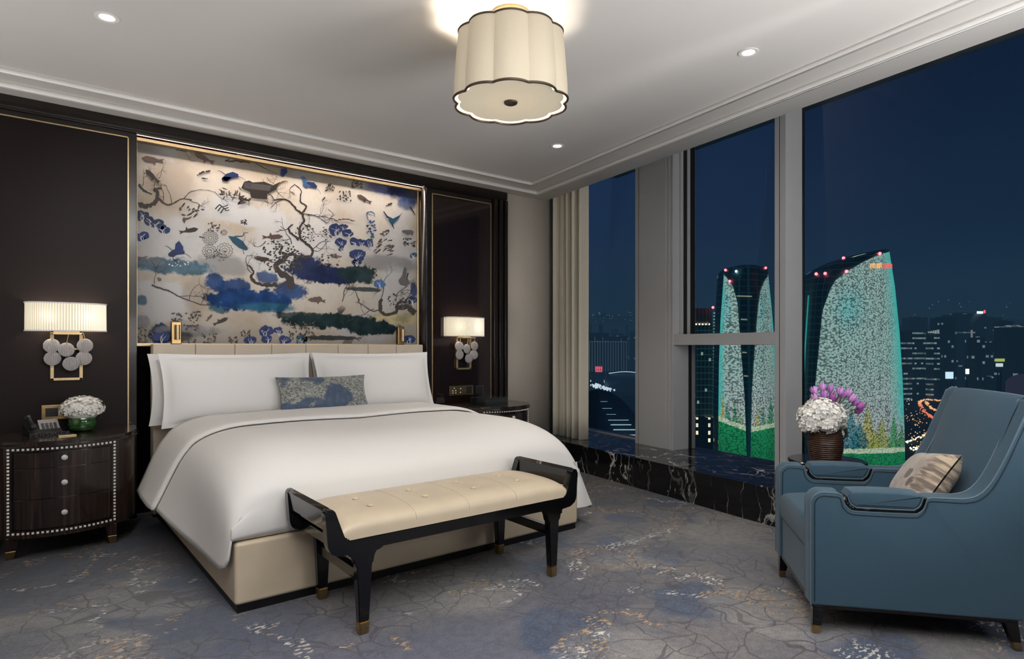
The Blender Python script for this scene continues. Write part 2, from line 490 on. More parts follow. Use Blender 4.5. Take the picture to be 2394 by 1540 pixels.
def m_crystal():
    k = NT('ribbed_crystal_disc')
    k.set(Base_Color=(.78, .72, .73), Roughness=.15, Transmission_Weight=.25, IOR=1.45)
    w = k.new('ShaderNodeTexWave'); w.inputs['Scale'].default_value = 55; w.inputs['Distortion'].default_value = 5
    k.l.new(k.coord(), w.inputs[0])
    k.bump(w.outputs['Fac'], .9, .004)
    k.set(Base_Color=k.mix(k.rng(w.outputs['Fac'], .3, .7), (.42, .38, .40), (.95, .90, .90)))  # light and dark of the ribs put into the base colour
    k.set(Emission_Color=(.85, .78, .76), Emission_Strength=0.0)
    return k.m
M['crystal'] = m_crystal()

# ================================================================ ROOM SHELL
CZ = 2.785          # ceiling height
WY = 5.05           # face of the bed wall
TW = Vector((-.1355, -.9908)); NW = Vector((.9908, -.1355)); BW = Vector((4.688, 3.523))
def WP(s, d, z):
    """point in the window wall's own frame: s runs along the wall towards the camera, d outwards"""
    q = BW + TW * s + NW * d
    return Vector((q.x, q.y, z))
def wbox(bm, s0, s1, d0, d1, z0, z1, bev=0, mi=0):
    t = bmesh.new(); bmesh.ops.create_cube(t, size=1)
    for v in t.verts:
        v.co = Vector((s0 + (v.co.x+.5)*(s1-s0), d0 + (v.co.y+.5)*(d1-d0), z0 + (v.co.z+.5)*(z1-z0)))
    if bev: bmesh.ops.bevel(t, geom=t.edges[:], offset=bev, segments=2, profile=.5, affect='EDGES')
    for v in t.verts: v.co = WP(v.co.x, v.co.y, v.co.z)
    merge(bm, t, mi)

bm = NB(); box(bm, -2.7, 5.6, -3.1, 5.4, -.1, 0)
struct('floor', bm, M['carpet'], smooth=False)
SE = 6.9
EDGE_D = -.406      # ceiling edge line in front of the glass
bm = NB()
pts = [WP(-1.52, EDGE_D, 0), WP(SE, EDGE_D, 0), Vector((-2.7, -3.1, 0)), Vector((-2.7, 5.42, 0)), Vector((WP(-1.9, EDGE_D, 0).x, 5.42, 0))]
prism(bm, [(p.x, p.y) for p in pts], lambda a, b, d: (a, b, d), CZ, CZ + .14)
struct('ceiling', bm, M['ceiling'], smooth=False)
bm = NB(); wbox(bm, -2.2, SE, EDGE_D, 1.2, 3.42, 3.5); wbox(bm, -2.2, SE, EDGE_D, EDGE_D + .03, CZ + .13, 3.45)
struct('ceiling_pocket', bm, M['ceiling'], smooth=False).name = 'ceiling'
# ceiling mouldings: thin stepped beads that run parallel to the bed wall and the window wall
def moulding(name, cx, cy, prof):
    bm = NB()
    c = Vector((cx, cy)); left = Vector((-2.7, cy)); away = c + TW * 9.0
    n1 = Vector((0, -1)); n2 = -NW
    bis = (n1 + n2) / (1 + n1.dot(n2))
    for (o0, o1, h) in prof:
        for seg in ((left, c, n1, bis), (c, away, bis, n2)):
            a, b, na, nb = seg
            q = [a + na*o0, a + na*o1, b + nb*o1, b + nb*o0]
            t = bmesh.new()
            lo = [t.verts.new((p.x, p.y, CZ - h)) for p in q]; hi = [t.verts.new((p.x, p.y, CZ + .002)) for p in q]
            t.faces.new(lo); t.faces.new(hi[::-1])
            for i in range(4): t.faces.new((lo[i], lo[(i+1) % 4], hi[(i+1) % 4], hi[i]))
            merge(bm, t)
    return struct(name, bm, M['mould'], smooth=False)
moulding('trim_1', 3.8855, 4.575, [(-.018, -.004, .020), (.006, .019, .026)])
moulding('trim_2', 4.1676, 4.819, [(-.026, -.010, .022), (.012, .028, .030)])

# bed wall: core, beige return, recess for the mural
bm = NB()
box(bm, -2.7, .657, WY + .02, 5.42, 0, CZ)
box(bm, 2.999, 4.60, WY + .02, 5.42, 0, CZ)
box(bm, .657, 2.999, 5.215, 5.42, 0, CZ)
struct('wall_back', bm, M['lacquer'], smooth=False)
bm = NB(); box(bm, 3.939, 4.60, WY - .004, WY + .03, 0, 3.45)
struct('wall_right_return', bm, M['beige_wall'], smooth=False).name = 'wall_right'
bm = NB(); box(bm, -2.72, -2.6, -3.1, 5.42, 0, CZ)
struct('wall_left', bm, M['rear_wall'], smooth=False)
bm = NB(); box(bm, -2.7, 4.6, -3.12, -3.0, 0, CZ)
struct('wall_front', bm, M['rear_wall'], smooth=False)
# dark header over the whole bed wall
bm = NB()
box(bm, -2.6, 3.939, WY - .03, WY + .03, 2.712, CZ, .004)
box(bm, -2.6, 3.939, WY - .018, WY + .03, 2.700, 2.714, .002)
box(bm, .657, 2.999, WY + .02, 5.215, 2.745, CZ, .0)
struct('trim_3', bm, M['lacquer'])

# ================================================================ WALL PANELS
def panel_gold(bm, x0, x1, z0, z1, y, w=.009):
    for (a, b, c, d) in ((x0, x1, z1 - w, z1), (x0, x0 + w, z0, z1), (x1 - w, x1, z0, z1)):
        box(bm, a, b, y - .004, y + .004, c, d, .0012)
t = thing('wall_panel', 'dark brown upholstered wall panel with a gold inlay line behind the left nightstand', 'wall panel', (-.3, WY, 0))
bm = NB(); box(bm, -2.3, .957, -.0, .02, 0, 2.70, .004)
obj('frame', bm, M['lacquer'], t)
bm = NB(); box(bm, -1.2, .898, -.006, .004, .02, 2.654, .002); obj('upholstery', bm, M['panel'], t)
bm = NB(); panel_gold(bm, -1.2, .908, .0, 2.664, -.004); obj('gold_inlay', bm, M['gold'], t)
t = thing('wall_panel', 'glossy dark brown wall panel with gold inlay behind the right nightstand, beside the beige wall', 'wall panel', (3.4, WY, 0))
bm = NB(); box(bm, -.401, .372, 0, .02, 0, 2.70, .004); obj('frame', bm, M['lacquer'], t)
bm = NB(); box(bm, -.335, .342, -.004, .006, .02, 2.642, .001); obj('upholstery', bm, M['panel_gloss'], t)
bm = NB(); panel_gold(bm, -.344, .351, .0, 2.652, -.002); obj('gold_inlay', bm, M['gold'], t)
bm = NB()
for i, (a, b, dd) in enumerate(((.372, .400, .030), (.404, .436, .012), (.440, .470, .034), (.474, .500, .018), (.504, .539, .040))):
    box(bm, a, b, -dd, .02, 0, 2.70, .005)
obj('moulded_pilaster', bm, M['lacquer'], t)

# ================================================================ MURAL (recessed, one printed panel)
MY = 5.2
def mp(a, b):
    return atY(300 + a / 2.961, 300 + b / 2.961, MY)
MS = atY(301, 300, MY)[0] - atY(300, 300, MY)[0]
def m_mural():
    k = NT('painted_silk_mural'); v = k.coord()
    v = k.vm('MULTIPLY', v, (1, 0, 1))
    n = k.noise(v, 2.2, 5, .55); n2 = k.noise(v, 9, 6, .6); n3 = k.noise(v, 28, 4, .65)
    c = k.mix(k.rng(n, .38, .62), (.66, .56, .45), (.76, .70, .62))
    c = k.mix(k.rng(k.noise(v, 1.3, 4), .50, .62), c, (.76, .74, .73))
    c = k.mix(k.math('MULTIPLY', k.rng(n3, .4, .7), .12), c, (.45, .36, .27))
    edge = k.math('ADD', k.math('MULTIPLY', k.math('SUBTRACT', n2, .5), 1.7), k.math('MULTIPLY', k.math('SUBTRACT', n3, .5), .9))
    BL, TE, NV, DG, GR, WH, TN, YL, PU = (.010, .045, .15), (.022, .105, .17), (.010, .018, .065), (.014, .034, .040), (.30, .30, .32), (.76, .76, .77), (.42, .33, .25), (.50, .43, .22), (.07, .09, .28)
    cl = [(300, 400, 130, 150, TN, .6, .6), (120, 190, 120, 60, GR, .6, .3), (820, 600, 260, 60, WH, .5, .9), (690, 530, 110, 60, WH, .5, .9), (560, 960, 60, 60, WH, .5, .5),
          (230, 1200, 190, 130, WH, .4, .85), (1520, 560, 120, 90, GR, .8, .25), (480, 1150, 90, 120, TN, .4, .5), (660, 950, 150, 65, GR, .5, .7), (1820, 935, 170, 50, GR, .5, .75), (1850, 1100, 110, 110, WH, .5, .6),
          (1860, 1320, 160, 42, YL, .3, .8), (300, 955, 250, 48, TE, .35, .85), (150, 920, 90, 25, GR, .4, .6), (600, 1065, 60, 60, BL, .3, .95), (640, 1220, 80, 50, TE, .3, .9), (730, 1105, 110, 62, BL, .25, .95),
          (860, 1190, 270, 72, BL, .22, 1.0), (1120, 1130, 100, 55, BL, .3, .95), (960, 1030, 65, 42, BL, .3, .9), (960, 1240, 170, 30, TE, .4, .8), (1230, 945, 100, 70, NV, .22, 1.0), (1360, 1010, 230, 62, NV, .2, 1.0), (1590, 1010, 130, 58, DG, .2, .98),
          (1640, 1115, 110, 14, DG, .3, .9), (1230, 1300, 190, 26, DG, .3, .9), (1430, 1335, 300, 48, DG, .22, 1.0), (1690, 1380, 180, 46, DG, .22, 1.0), (1400, 1450, 160, 14, DG, .3, .9),
          (1790, 420, 120, 40, PU, .6, .8), (1930, 450, 100, 55, NV, .6, .85), (1925, 515, 50, 40, BL, .5, .8), (230, 1425, 80, 62, BL, .25, .95), (420, 1400, 190, 34, GR, .4, .8), (330, 1440, 90, 36, DG, .4, .7), (90, 1190, 34, 32, TE, .4, .8),
          (95, 1340, 45, 45, GR, .4, .8), (1975, 1120, 22, 50, BL, .3, .9)]
    sx = k.sep(v)
    for (a, b, rx, ry, col, soft, op) in cl:
        x, z = mp(a, b); x1, z1 = mp(a + rx, b); x2, z2 = mp(a, b + ry)
        d = k.vm('LENGTH', k.vm('MULTIPLY', k.vm('SUBTRACT', v, (x, 0, z)), (1 / (x1 - x), 0, 1 / (z - z2))))
        f = k.rng(k.math('ADD', d, k.math('MULTIPLY', edge, 1.0 if op > .8 else .7)), 1 + soft, 1 - soft * .3, 0, op)
        c2 = k.mix(k.rng(n2, .35, .65), col, tuple(min(1, q * 1.9 + .004) for q in col)) if op >= .8 and col not in (WH,) else col
        c = k.mix(f, c, c2)
    k.set(Base_Color=c, Roughness=.55, Specular_IOR_Level=.3)
    return k.m
INK = {n: basic('mural_ink_' + n, c, .6) for n, c in dict(umber=(.040, .028, .024), black=(.014, .013, .013), rust=(.12, .07, .058), royal=(.010, .030, .14), navy=(.010, .022, .075), teal=(.012, .085, .15), sky=(.06, .15, .36), grey=(.11, .10, .10), pale=(.66, .66, .66)).items()}
INKN = list(INK)
class Ink:
    def __init__(s): s.bm = NB(); s.k = 0; s.r = random.Random(7)
    def poly(s, pts, ink):
        s.k += 1
        y = -.0012 - .0000004 * s.k
        vs = [s.bm.verts.new((q[0], y, q[1])) for q in (mp(*p) for p in pts)]
        try: s.bm.faces.new(vs).material_index = INKN.index(ink) + 1
        except ValueError: pass
    def stroke(s, pts, w0, w1, ink, jit=0.0):
        pts = [Vector(p) for p in smoothline(pts, 5)]
        if jit: pts = [pts[0]] + [p + Vector((s.r.uniform(-jit, jit), s.r.uniform(-jit, jit))) for p in pts[1:-1]] + [pts[-1]]
        L = len(pts); A = []; B = []
        for i, p in enumerate(pts):
            t = (pts[min(i+1, L-1)] - pts[max(i-1, 0)])
            if t.length < 1e-5: t = Vector((1, 0))
            t.normalize(); nn = Vector((-t.y, t.x)); w = w0 + (w1 - w0) * i / (L - 1)
            w *= s.r.uniform(.75, 1.25) if jit else 1
            A.append(p + nn * w); B.append(p - nn * w)
        for i in range(L - 1):
            s.poly([A[i], A[i+1], B[i+1], B[i]], ink)
    def twig(s, p, ang, ln, w, ink, depth):
        q = Vector(p); pts = [q]
        for i in range(4):
            ang += s.r.uniform(-.55, .55); q = q + Vector((cos(ang), sin(ang))) * ln / 4; pts.append(q)
        s.stroke(pts, w, w * .45, ink, w * .3)
        if depth > 0:
            for i in range(s.r.randint(2, 3)):
                s.twig(pts[s.r.randint(1, 4)], ang + s.r.uniform(-1.3, 1.3), ln * s.r.uniform(.4, .7), w * .5, ink, depth - 1)
        else:
            s.blob(pts[-1], w * 1.2, ink, 5) if s.r.random() < .2 else None
    def blob(s, c, r, ink, n=12, j=.25, sy=.85):
        s.poly([(c[0] + r * s.r.uniform(1-j, 1+j) * cos(2*pi*i/n), c[1] + sy * r * s.r.uniform(1-j, 1+j) * sin(2*pi*i/n)) for i in range(n)], ink)
    def spray(s, c, r, cnt, size, inks, sy=.7):
        for i in range(cnt):
            a = s.r.uniform(0, 2*pi); q = r * sqrt(s.r.random())
            s.blob((c[0] + q*cos(a), c[1] + q*sin(a)*sy), size * s.r.uniform(.5, 1.3), s.r.choice(inks), 7, .4)
    def leaf(s, c, ang, ln, w, ink):
        d = Vector((cos(ang), sin(ang))); n = Vector((-d.y, d.x)); c = Vector(c)
        s.poly([c - d*ln/2, c - d*ln*.15 + n*w, c + d*ln*.2 + n*w*.8, c + d*ln/2, c + d*ln*.2 - n*w*.8, c - d*ln*.15 - n*w], ink)
    def fish(s, c, ang, ln, ink):
        d = Vector((cos(ang), sin(ang))); n = Vector((-d.y, d.x)); c = Vector(c); w = ln * .12
        s.poly([c - d*ln*.5, c - d*ln*.3 + n*w, c + n*w*.9, c + d*ln*.3 + n*w*.3, c + d*ln*.55 + n*w*.9, c + d*ln*.47, c + d*ln*.55 - n*w*.8, c + d*ln*.3 - n*w*.3, c - n*w*.9, c - d*ln*.3 - n*w], ink)
        s.poly([c, c + d*ln*.12 + n*w*2, c + d*ln*.18 + n*w*.6], ink)
    def crane(s, c, sc, body, wing, flip=1, rot=0.0):
        def T(p): x, y = p[0]*flip*sc, p[1]*sc; return (c[0] + x*cos(rot) - y*sin(rot), c[1] + x*sin(rot) + y*cos(rot))
        s.poly([T(p) for p in ((-40, 10), (-10, -14), (30, -22), (62, -4), (60, 14), (20, 18), (-20, 30))], wing)
        s.poly([T(p) for p in ((-42, 12), (-20, 2), (20, 10), (-8, 34), (-38, 28))], body)
        s.stroke([T((-15, -8)), T((-40, -30)), T((-60, -38))], 2.2*sc, 1*sc, body)
        s.stroke([T((55, 6)), T((85, 22)), T((105, 40))], 1.4*sc, .7*sc, body)
    def cypress(s, c, r, ink):
        for i in range(7):
            a = s.r.uniform(0, 2*pi); q = r * .55 * s.r.random()**.5
            s.blob((c[0] + q*cos(a), c[1] + q*.6*sin(a)), r * s.r.uniform(.42, .6), ink, 18, .16)
        for i in range(5):
            s.stroke([(c[0], c[1] + r*.9), (c[0] + s.r.uniform(-.3, .3)*r, c[1] + r*.3), (c[0] + s.r.uniform(-.7, .7)*r, c[1] - r*s.r.uniform(-.1, .4))], 1.5, .7, 'pale')
    def rings(s, c, r, ink, n=4):
        for k in range(n):
            rr = r * (k + 1) / n; m = 7 + k * 3
            for i in range(m):
                a = 2*pi*i/m + k; b = 2*pi*(i+1)/m + k
                s.stroke([(c[0] + rr*cos(a), c[1] + rr*.9*sin(a)), (c[0] + rr*1.22*cos((a+b)/2), c[1] + rr*1.1*sin((a+b)/2)), (c[0] + rr*cos(b), c[1] + rr*.9*sin(b))], 1.2, 1.2, ink)
K = Ink(); r_ = K.r
# bare plum boughs
K.stroke([(70, 530), (130, 540), (185, 510), (205, 450), (180, 425), (230, 410)], 18, 7, 'umber', 5)
K.stroke([(70, 390), (110, 430), (165, 455)], 9, 5, 'umber', 3)
K.stroke([(205, 480), (250, 520), (300, 525), (370, 490), (440, 495)], 8, 2, 'umber', 2)
for p, a in (((240, 510), -1.2), ((300, 520), -1.9), ((420, 490), .4), ((180, 420), -2.0), ((90, 410), -1.3)):
    K.twig(p, a, 130, 2.4, 'umber', 2)
K.stroke([(380, 490), (430, 440), (520, 425), (600, 440)], 2.2, 1.4, 'umber', 2); K.twig((600, 440), .4, 120, 1.6, 'umber', 2)
K.twig((330, 150), .3, 130, 2.2, 'umber', 2); K.twig((690, 220), -.1, 160, 3, 'umber', 2); K.stroke([(670, 225), (760, 228), (840, 240)], 7, 3, 'umber', 3)
K.stroke([(880, 240), (950, 280), (1030, 315)], 2.5, 1, 'umber', 2)
# the big gnarled tree climbing the middle
K.stroke([(1140, 1110), (1110, 1040), (1050, 1000), (1020, 950), (1080, 900), (1090, 860)], 26, 14, 'umber', 6)
K.stroke([(1080, 900), (1130, 870), (1190, 890), (1260, 885), (1275, 840), (1225, 790), (1180, 750)], 11, 8, 'umber', 4)
K.stroke([(1180, 770), (1130, 730), (1110, 690), (1140, 665)], 9, 4, 'umber', 3)
K.stroke([(1190, 750), (1185, 690), (1215, 640), (1200, 590), (1160, 560), (1130, 520), (1080, 490), (1010, 495)], 9, 3.5, 'umber', 3)
K.stroke([(1200, 590), (1230, 540), (1190, 500), (1195, 430), (1150, 385)], 6, 2, 'umber', 3)
K.stroke([(1030, 1080), (960, 1085), (890, 1070), (850, 1030), (865, 985), (820, 940)], 15, 5, 'umber', 5)
K.stroke([(1110, 1050), (1060, 1090), (1000, 1125)], 8, 2, 'umber', 3)
for p, a, l in (((1200, 590), .1, 190), ((1240, 600), .5, 160), ((1080, 490), 2.6, 120), ((1150, 390), 3.0, 60), ((1270, 840), -.2, 150), ((1130, 800), -2.3, 150), ((1200, 650), .3, 130), ((1010, 500), -1.9, 140), ((850, 1000), -2.2, 130), ((1110, 690), 2.6, 60), ((1060, 930), -2.6, 130), ((950, 780), 2.0, 90)):
    K.twig(p, a, l, 3, 'umber', 3)
K.spray((1040, 830), 110, 70, 7, ['black', 'umber', 'umber']); K.spray((1230, 730), 90, 50, 6, ['umber', 'black']); K.spray((1110, 900), 100, 70, 8, ['umber', 'black', 'grey']); K.spray((1140, 960), 60, 40, 7, ['umber', 'black']); K.spray((1000, 960), 50, 18, 9, ['umber', 'rust'])
K.spray((1390, 920), 80, 30, 7, ['umber', 'rust']); K.spray((1360, 740), 45, 20, 6, ['rust', 'umber'], 1.2)
K.stroke([(1275, 840), (1320, 850), (1380, 780)], 2.4, 1.2, 'umber', 2)
# lower boughs
K.stroke([(160, 1085), (230, 1110), (290, 1130), (350, 1165), (420, 1190), (500, 1220), (590, 1220)], 6, 2, 'umber', 2)
for p, a in (((180, 1080), -1.3), ((420, 1190), -.9), ((500, 1220), -.8), ((350, 1165), .4)): K.twig(p, a, 140, 2, 'umber', 2)
K.blob((215, 1045), 16, 'grey', 9)
K.stroke([(1750, 1180), (1740, 1240), (1770, 1285), (1850, 1270), (1870, 1210), (1930, 1200)], 12, 8, 'umber', 5)
K.stroke([(1985, 1280), (1930, 1230), (1880, 1250)], 20, 12, 'umber', 6); K.stroke([(1740, 1250), (1690, 1265), (1620, 1220), (1590, 1200), (1600, 1180)], 3.5, 1.5, 'umber', 2)
for p, a in (((1700, 1250), 3.3), ((1750, 1180), -1.5), ((1850, 1200), -1.4), ((1920, 1190), -1.2), ((1600, 1200), -1.8), ((1480, 1200), -1.7)): K.twig(p, a, 150, 2.4, 'umber', 3)
K.spray((1880, 1190), 90, 45, 7, ['umber', 'black', 'grey'])
K.stroke([(1950, 545), (1985, 600)], 4, 2, 'black', 1)
# temple roof
K.poly([(800, 370), (835, 362), (860, 375), (940, 370), (1000, 395), (1050, 370), (1020, 425), (990, 440), (960, 455), (960, 492), (850, 482), (840, 440), (780, 415)], 'umber')
K.poly([(800, 372), (990, 398), (975, 435), (800, 415)], 'grey')
K.stroke([(1040, 385), (1080, 366), (1105, 372)], 5, 1, 'rust', 1); K.twig((1000, 400), .9, 120, 2.5, 'umber', 2); K.twig((960, 340), .7, 80, 2, 'umber', 1)
for x in (835, 965, 995): K.stroke([(x, 480), (x - 2, 540)], 1.4, 1, 'umber')
# fish, singles and shoals
for (a, b, an, ln, ink) in ((165, 215, .15, 150, 'rust'), (165, 330, .75, 130, 'umber'), (520, 205, .45, 150, 'rust'), (420, 708, 2.95, 130, 'umber'), (1000, 752, 3.1, 140, 'rust'), (1630, 487, .5, 110, 'rust'), (1805, 527, 2.7, 50, 'umber'), (500, 312, 2.6, 60, 'umber'), (545, 300, 2.9, 50, 'umber'), (525, 348, .1, 45, 'umber'), (640, 1335, 2.7, 110, 'umber'), (1350, 490, 2.2, 40, 'umber'), (560, 1310, 2.3, 60, 'rust'), (535, 1170, 1.3, 60, 'rust'), (1300, 1190, .1, 120, 'rust'), (930, 905, .2, 130, 'rust'), (1930, 720, .3, 80, 'umber')):
    K.fish((a, b), an, ln, ink)
K.blob((1310, 1185), 34, 'rust', 11, .3, .6); K.blob((150, 215), 34, 'rust', 9, .4, .5); K.blob((930, 905), 36, 'umber', 10, .4, .5); K.blob((1935, 718), 34, 'grey', 10, .3, .6)
for i in range(18): K.fish((1700 + r_.uniform(0, 130), 765 + r_.uniform(0, 120)), 2.6 + r_.uniform(-.4, .4), r_.uniform(28, 48), r_.choice(['rust', 'umber']))
for i in range(6): K.fish((1410 + i * 28, 630 + r_.uniform(-8, 10)), .1, 36, 'rust')
for i in range(6): K.fish((1390 + r_.uniform(0, 100), 860 + r_.uniform(0, 50)), 2.8, 34, 'rust')
for i in range(16): K.leaf((430 + r_.uniform(-80, 90), 575 + r_.uniform(-50, 55)), r_.uniform(0, 3), r_.uniform(25, 60), 6, r_.choice(['rust', 'rust', 'umber']))
K.leaf((385, 635), 1.5, 45, 12, 'rust')
# cranes and herons
K.crane((690, 330), 1.15, 'navy', 'royal', 1, -.1); K.crane((1250, 385), .95, 'sky', 'royal', 1, .35); K.crane((320, 855), 1.1, 'navy', 'royal', 1, .0)
K.poly([(320, 850), (325, 800), (350, 778), (378, 820), (380, 855)], 'royal'); K.poly([(1195, 330), (1225, 345), (1235, 385), (1215, 400)], 'sky')
K.poly([(1055, 280), (1095, 278), (1100, 305), (1070, 338), (1052, 325)], 'royal')
K.poly([(690, 745), (740, 750), (790, 780), (828, 835), (815, 845), (770, 830), (720, 790)], 'teal'); K.stroke([(735, 748), (790, 745), (800, 725), (828, 724)], 4, 1.5, 'teal')
K.poly([(1790, 605), (1830, 625), (1880, 600), (1895, 580), (1870, 625), (1830, 665), (1810, 650)], 'teal'); K.stroke([(1765, 575), (1795, 620)], 3, 6, 'navy'); K.stroke([(1820, 650), (1838, 695)], 4, 2, 'navy')
for k_ in range(4): K.stroke([(1660, 640), (1650, 600 - k_*6), (1675 + k_*6, 575 + k_*4), (1705, 590 + k_*8)], 2.5, 1.2, 'sky')
K.spray((1680, 700), 35, 40, 7, ['teal', 'sky', 'royal'], 2.0)
# clipped blue trees
for (a, b, q, ink) in ((95, 600, 55, 'navy'), (150, 640, 50, 'navy'), (190, 655, 50, 'navy'), (240, 700, 45, 'royal'), (95, 745, 45, 'royal'), (1440, 700, 60, 'royal'), (1490, 690, 40, 'royal'), (1520, 725, 40, 'royal'), (1470, 790, 45, 'royal'), (1475, 830, 28, 'royal'), (1565, 785, 40, 'royal'), (1610, 790, 40, 'royal'), (1670, 795, 45, 'royal'), (1590, 880, 62, 'royal'), (1580, 925, 35, 'royal'), (945, 1400, 60, 'royal'), (850, 1465, 50, 'royal'), (960, 1455, 42, 'royal'), (1040, 1400, 40, 'royal'), (1080, 1465, 45, 'royal'), (1190, 1465, 50, 'teal'), (1940, 1460, 45, 'royal'), (1740, 1075, 40, 'sky'), (1970, 880, 28, 'teal'), (1965, 1190, 40, 'navy'), (230, 1440, 60, 'royal')):
    K.cypress((a, b), q, ink)
# peonies, bamboo, grasses
K.rings((565, 757), 46, 'black', 4); K.rings((560, 850), 42, 'umber', 3); K.rings((665, 845), 48, 'umber', 3); K.rings((660, 722), 18, 'black', 2)
K.spray((600, 880), 90, 60, 4, ['grey', 'umber'], .5); K.stroke([(490, 750), (530, 760)], 4, 2, 'umber', 1)
for i in range(22):
    K.leaf((690 + r_.uniform(-55, 90), 450 + r_.uniform(-35, 40)), r_.uniform(0, 3.1), r_.uniform(30, 55), 4, r_.choice(['grey', 'umber']))
for i in range(14): K.leaf((790 + r_.uniform(-30, 50), 500 + r_.uniform(-30, 22)), r_.uniform(-1, .8), 40, 7, r_.choice(['umber', 'rust']))
for i in range(3): K.stroke([(600 + i*18, 560 + i*14), (630 + i*16, 530 + i*12), (650 + i*12, 545 + i*12), (690 + i*4, 530 + i*18)], 4, 2.5, 'black')
for c, q, cnt in (((1490, 470), 50, 26), ((1580, 385), 36, 22), ((1400, 410), 40, 20), ((1945, 790), 42, 24), ((1770, 725), 30, 12), ((470, 1290), 36, 18), ((800, 650), 24, 12), ((390, 1340), 90, 50), ((110, 1420), 60, 40), ((100, 1480), 45, 22), ((560, 1455), 50, 26), ((1200, 1400), 90, 60), ((810, 1420), 30, 14), ((600, 690), 50, 20), ((440, 1480), 30, 10), ((720, 1470), 34, 16)):
    for i in range(cnt): K.leaf((c[0] + r_.uniform(-q, q), c[1] + r_.uniform(-q, q)*.7), r_.uniform(0, 3.14), r_.uniform(10, 24), 4.5, r_.choice(['umber', 'umber', 'black', 'rust', 'grey']))
for i in range(8): K.stroke([(1465, 1290), (1450 + i*6, 1260), (1445 + i*8, 1225 + abs(i-4)*5)], 2, .8, 'umber')
for i in range(6): K.stroke([(1480 + i*12, 1490), (1520 + i*8, 1450), (1570 + i*6, 1440 + i*6)], 2, 1, 'umber')
K.poly([(1910, 960), (1925, 970), (1922, 1020), (1945, 1070), (1920, 1092), (1880, 1080), (1870, 1050), (1895, 1020)], 'grey'); K.stroke([(1935, 1000), (1925, 1050)], 4, 2, 'black')
K.stroke([(1380, 560), (1420, 600), (1370, 640)], 2, 1, 'grey', 1); K.spray((340, 925), 90, 24, 6, ['pale'], .35)
K.twig((130, 885), 2.4, 90, 2, 'umber', 1); K.twig((300, 900), .9, 100, 2, 'umber', 2); K.twig((800, 870), -1.6, 110, 1.8, 'umber', 1)
mur = thing('wall_mural', 'cream mural of cranes, gnarled branches and blue clouds above the headboard', 'mural', (0, MY, 0))
bmm = NB(); box(bmm, .657, 2.999, 0, .012, 1.225, 2.70)
bmm.verts.ensure_lookup_table()
t2 = K.bm
me_tmp = bpy.data.meshes.new('tmp'); t2.to_mesh(me_tmp); t2.free()
bmm.from_mesh(me_tmp); bpy.data.meshes.remove(me_tmp)
mm = m_mural()
obj('painted_panel', bmm, [mm] + [INK[n] for n in INKN], mur, smooth=False)
# the ink layers lie a hair in front of the silk; the object origin is the panel plane
bm = NB()
for (a, b, c, d) in ((.660, .678, 1.21, 2.69), (2.978, 2.996, 1.21, 2.69)):
    box(bm, a, b, -.016, .0, c, d, .003)
box(bm, .660, 2.996, -.018, .0, 1.205, 1.228, .003)
obj('gold_frame', bm, M['gold'], mur)
t = thing('cove_light', 'linear warm light strip with gold lip under the header above the mural', 'light strip', (1.83, 5.16, 2.70))
bm = NB(); box(bm, -1.17, 1.168, -.045, -.03, .018, .026); box(bm, -1.17, 1.168, -.045, -.028, .012, .018)
obj('light_strip', bm, M['led'], t)
bm = NB(); box(bm, -1.172, 1.169, -.02, .05, -.022, .0, .002); box(bm, -1.172, 1.169, -.09, -.072, .03, .045, .002)
obj('gold_lip', bm, M['gold'], t)
light('cove_wash', 'AREA', (1.83, 5.10, 2.735), 5.0, (1, .87, .76), rot=(R(22), 0, 0), shape='RECTANGLE', size=2.3, size_y=.02)
# dark gloss back of the recess under the mural
bm = NB(); box(bm, .657, 2.999, 5.19, 5.2145, 0, 1.205); struct('trim_4', bm, M['black'], smooth=False)

# small reading lights fixed over the headboard
def reading(x, label):
    t = thing('reading_light', label, 'wall light', (x, MY - .002, 1.305), group='reading lights over the headboard')
    bm = NB(); box(bm, -.034, .034, -.03, 0, -.085, .085, .004); obj('back_plate', bm, M['bronze'], t)
    bm = NB(); box(bm, -.03, .03, -.034, -.028, -.08, .08, .002); obj('face', bm, M['brass'], t)
    bm = NB(); cyl(bm, (.004, -.055, -.05), (.004, -.055, .06), .017, n=20); obj('lamp_tube', bm, M['gold'], t)
reading(.925, 'small brass reading light on the mural at the left end of the headboard')
reading(2.795, 'small brass reading light on the mural at the right end of the headboard')

# ================================================================ CEILING LAMP
def scal(ph): return .915 + .085 * abs(cos(5 * (ph - math.atan2(-2.32, -1.84)))) ** .75
LX, LY = 1.84, 2.32
lamp = thing('ceiling_lamp', 'cream scalloped drum ceiling lamp with dark bronze edging over the foot of the bed', 'ceiling lamp', (LX, LY, CZ))
NS = 200
bm = NB()
lathe(bm, [(.276, -.425), (.2735, -.35), (.262, -.2), (.252, -.108)], NS, rf=scal)
lathe(bm, [(.273, -.425), (.2705, -.35), (.259, -.2), (.249, -.108)], NS, rf=scal)
obj('lamp_shade', bm, M['shade'], lamp, ang=25)
for r0, z0 in ((.275, -.425), (.251, -.108)):
    bm = NB(); tube(bm, [(r0 * scal(2*pi*k/NS) * cos(2*pi*k/NS), r0 * scal(2*pi*k/NS) * sin(2*pi*k/NS), z0) for k in range(NS)], .006, 6, closed=True)
    obj('edging', bm, M['bronze'], lamp)
bm = NB(); lathe(bm, [(0, -.418), (.255, -.418), (.255, -.414), (0, -.414)], NS, rf=scal); obj('diffuser', bm, M['diffuser'], lamp)
bm = NB(); lathe(bm, [(0, -.4305), (.022, -.430), (.031, -.425), (.033, -.419), (.034, -.414), (0, -.414)], 32); obj('finial', bm, M['bronze'], lamp)
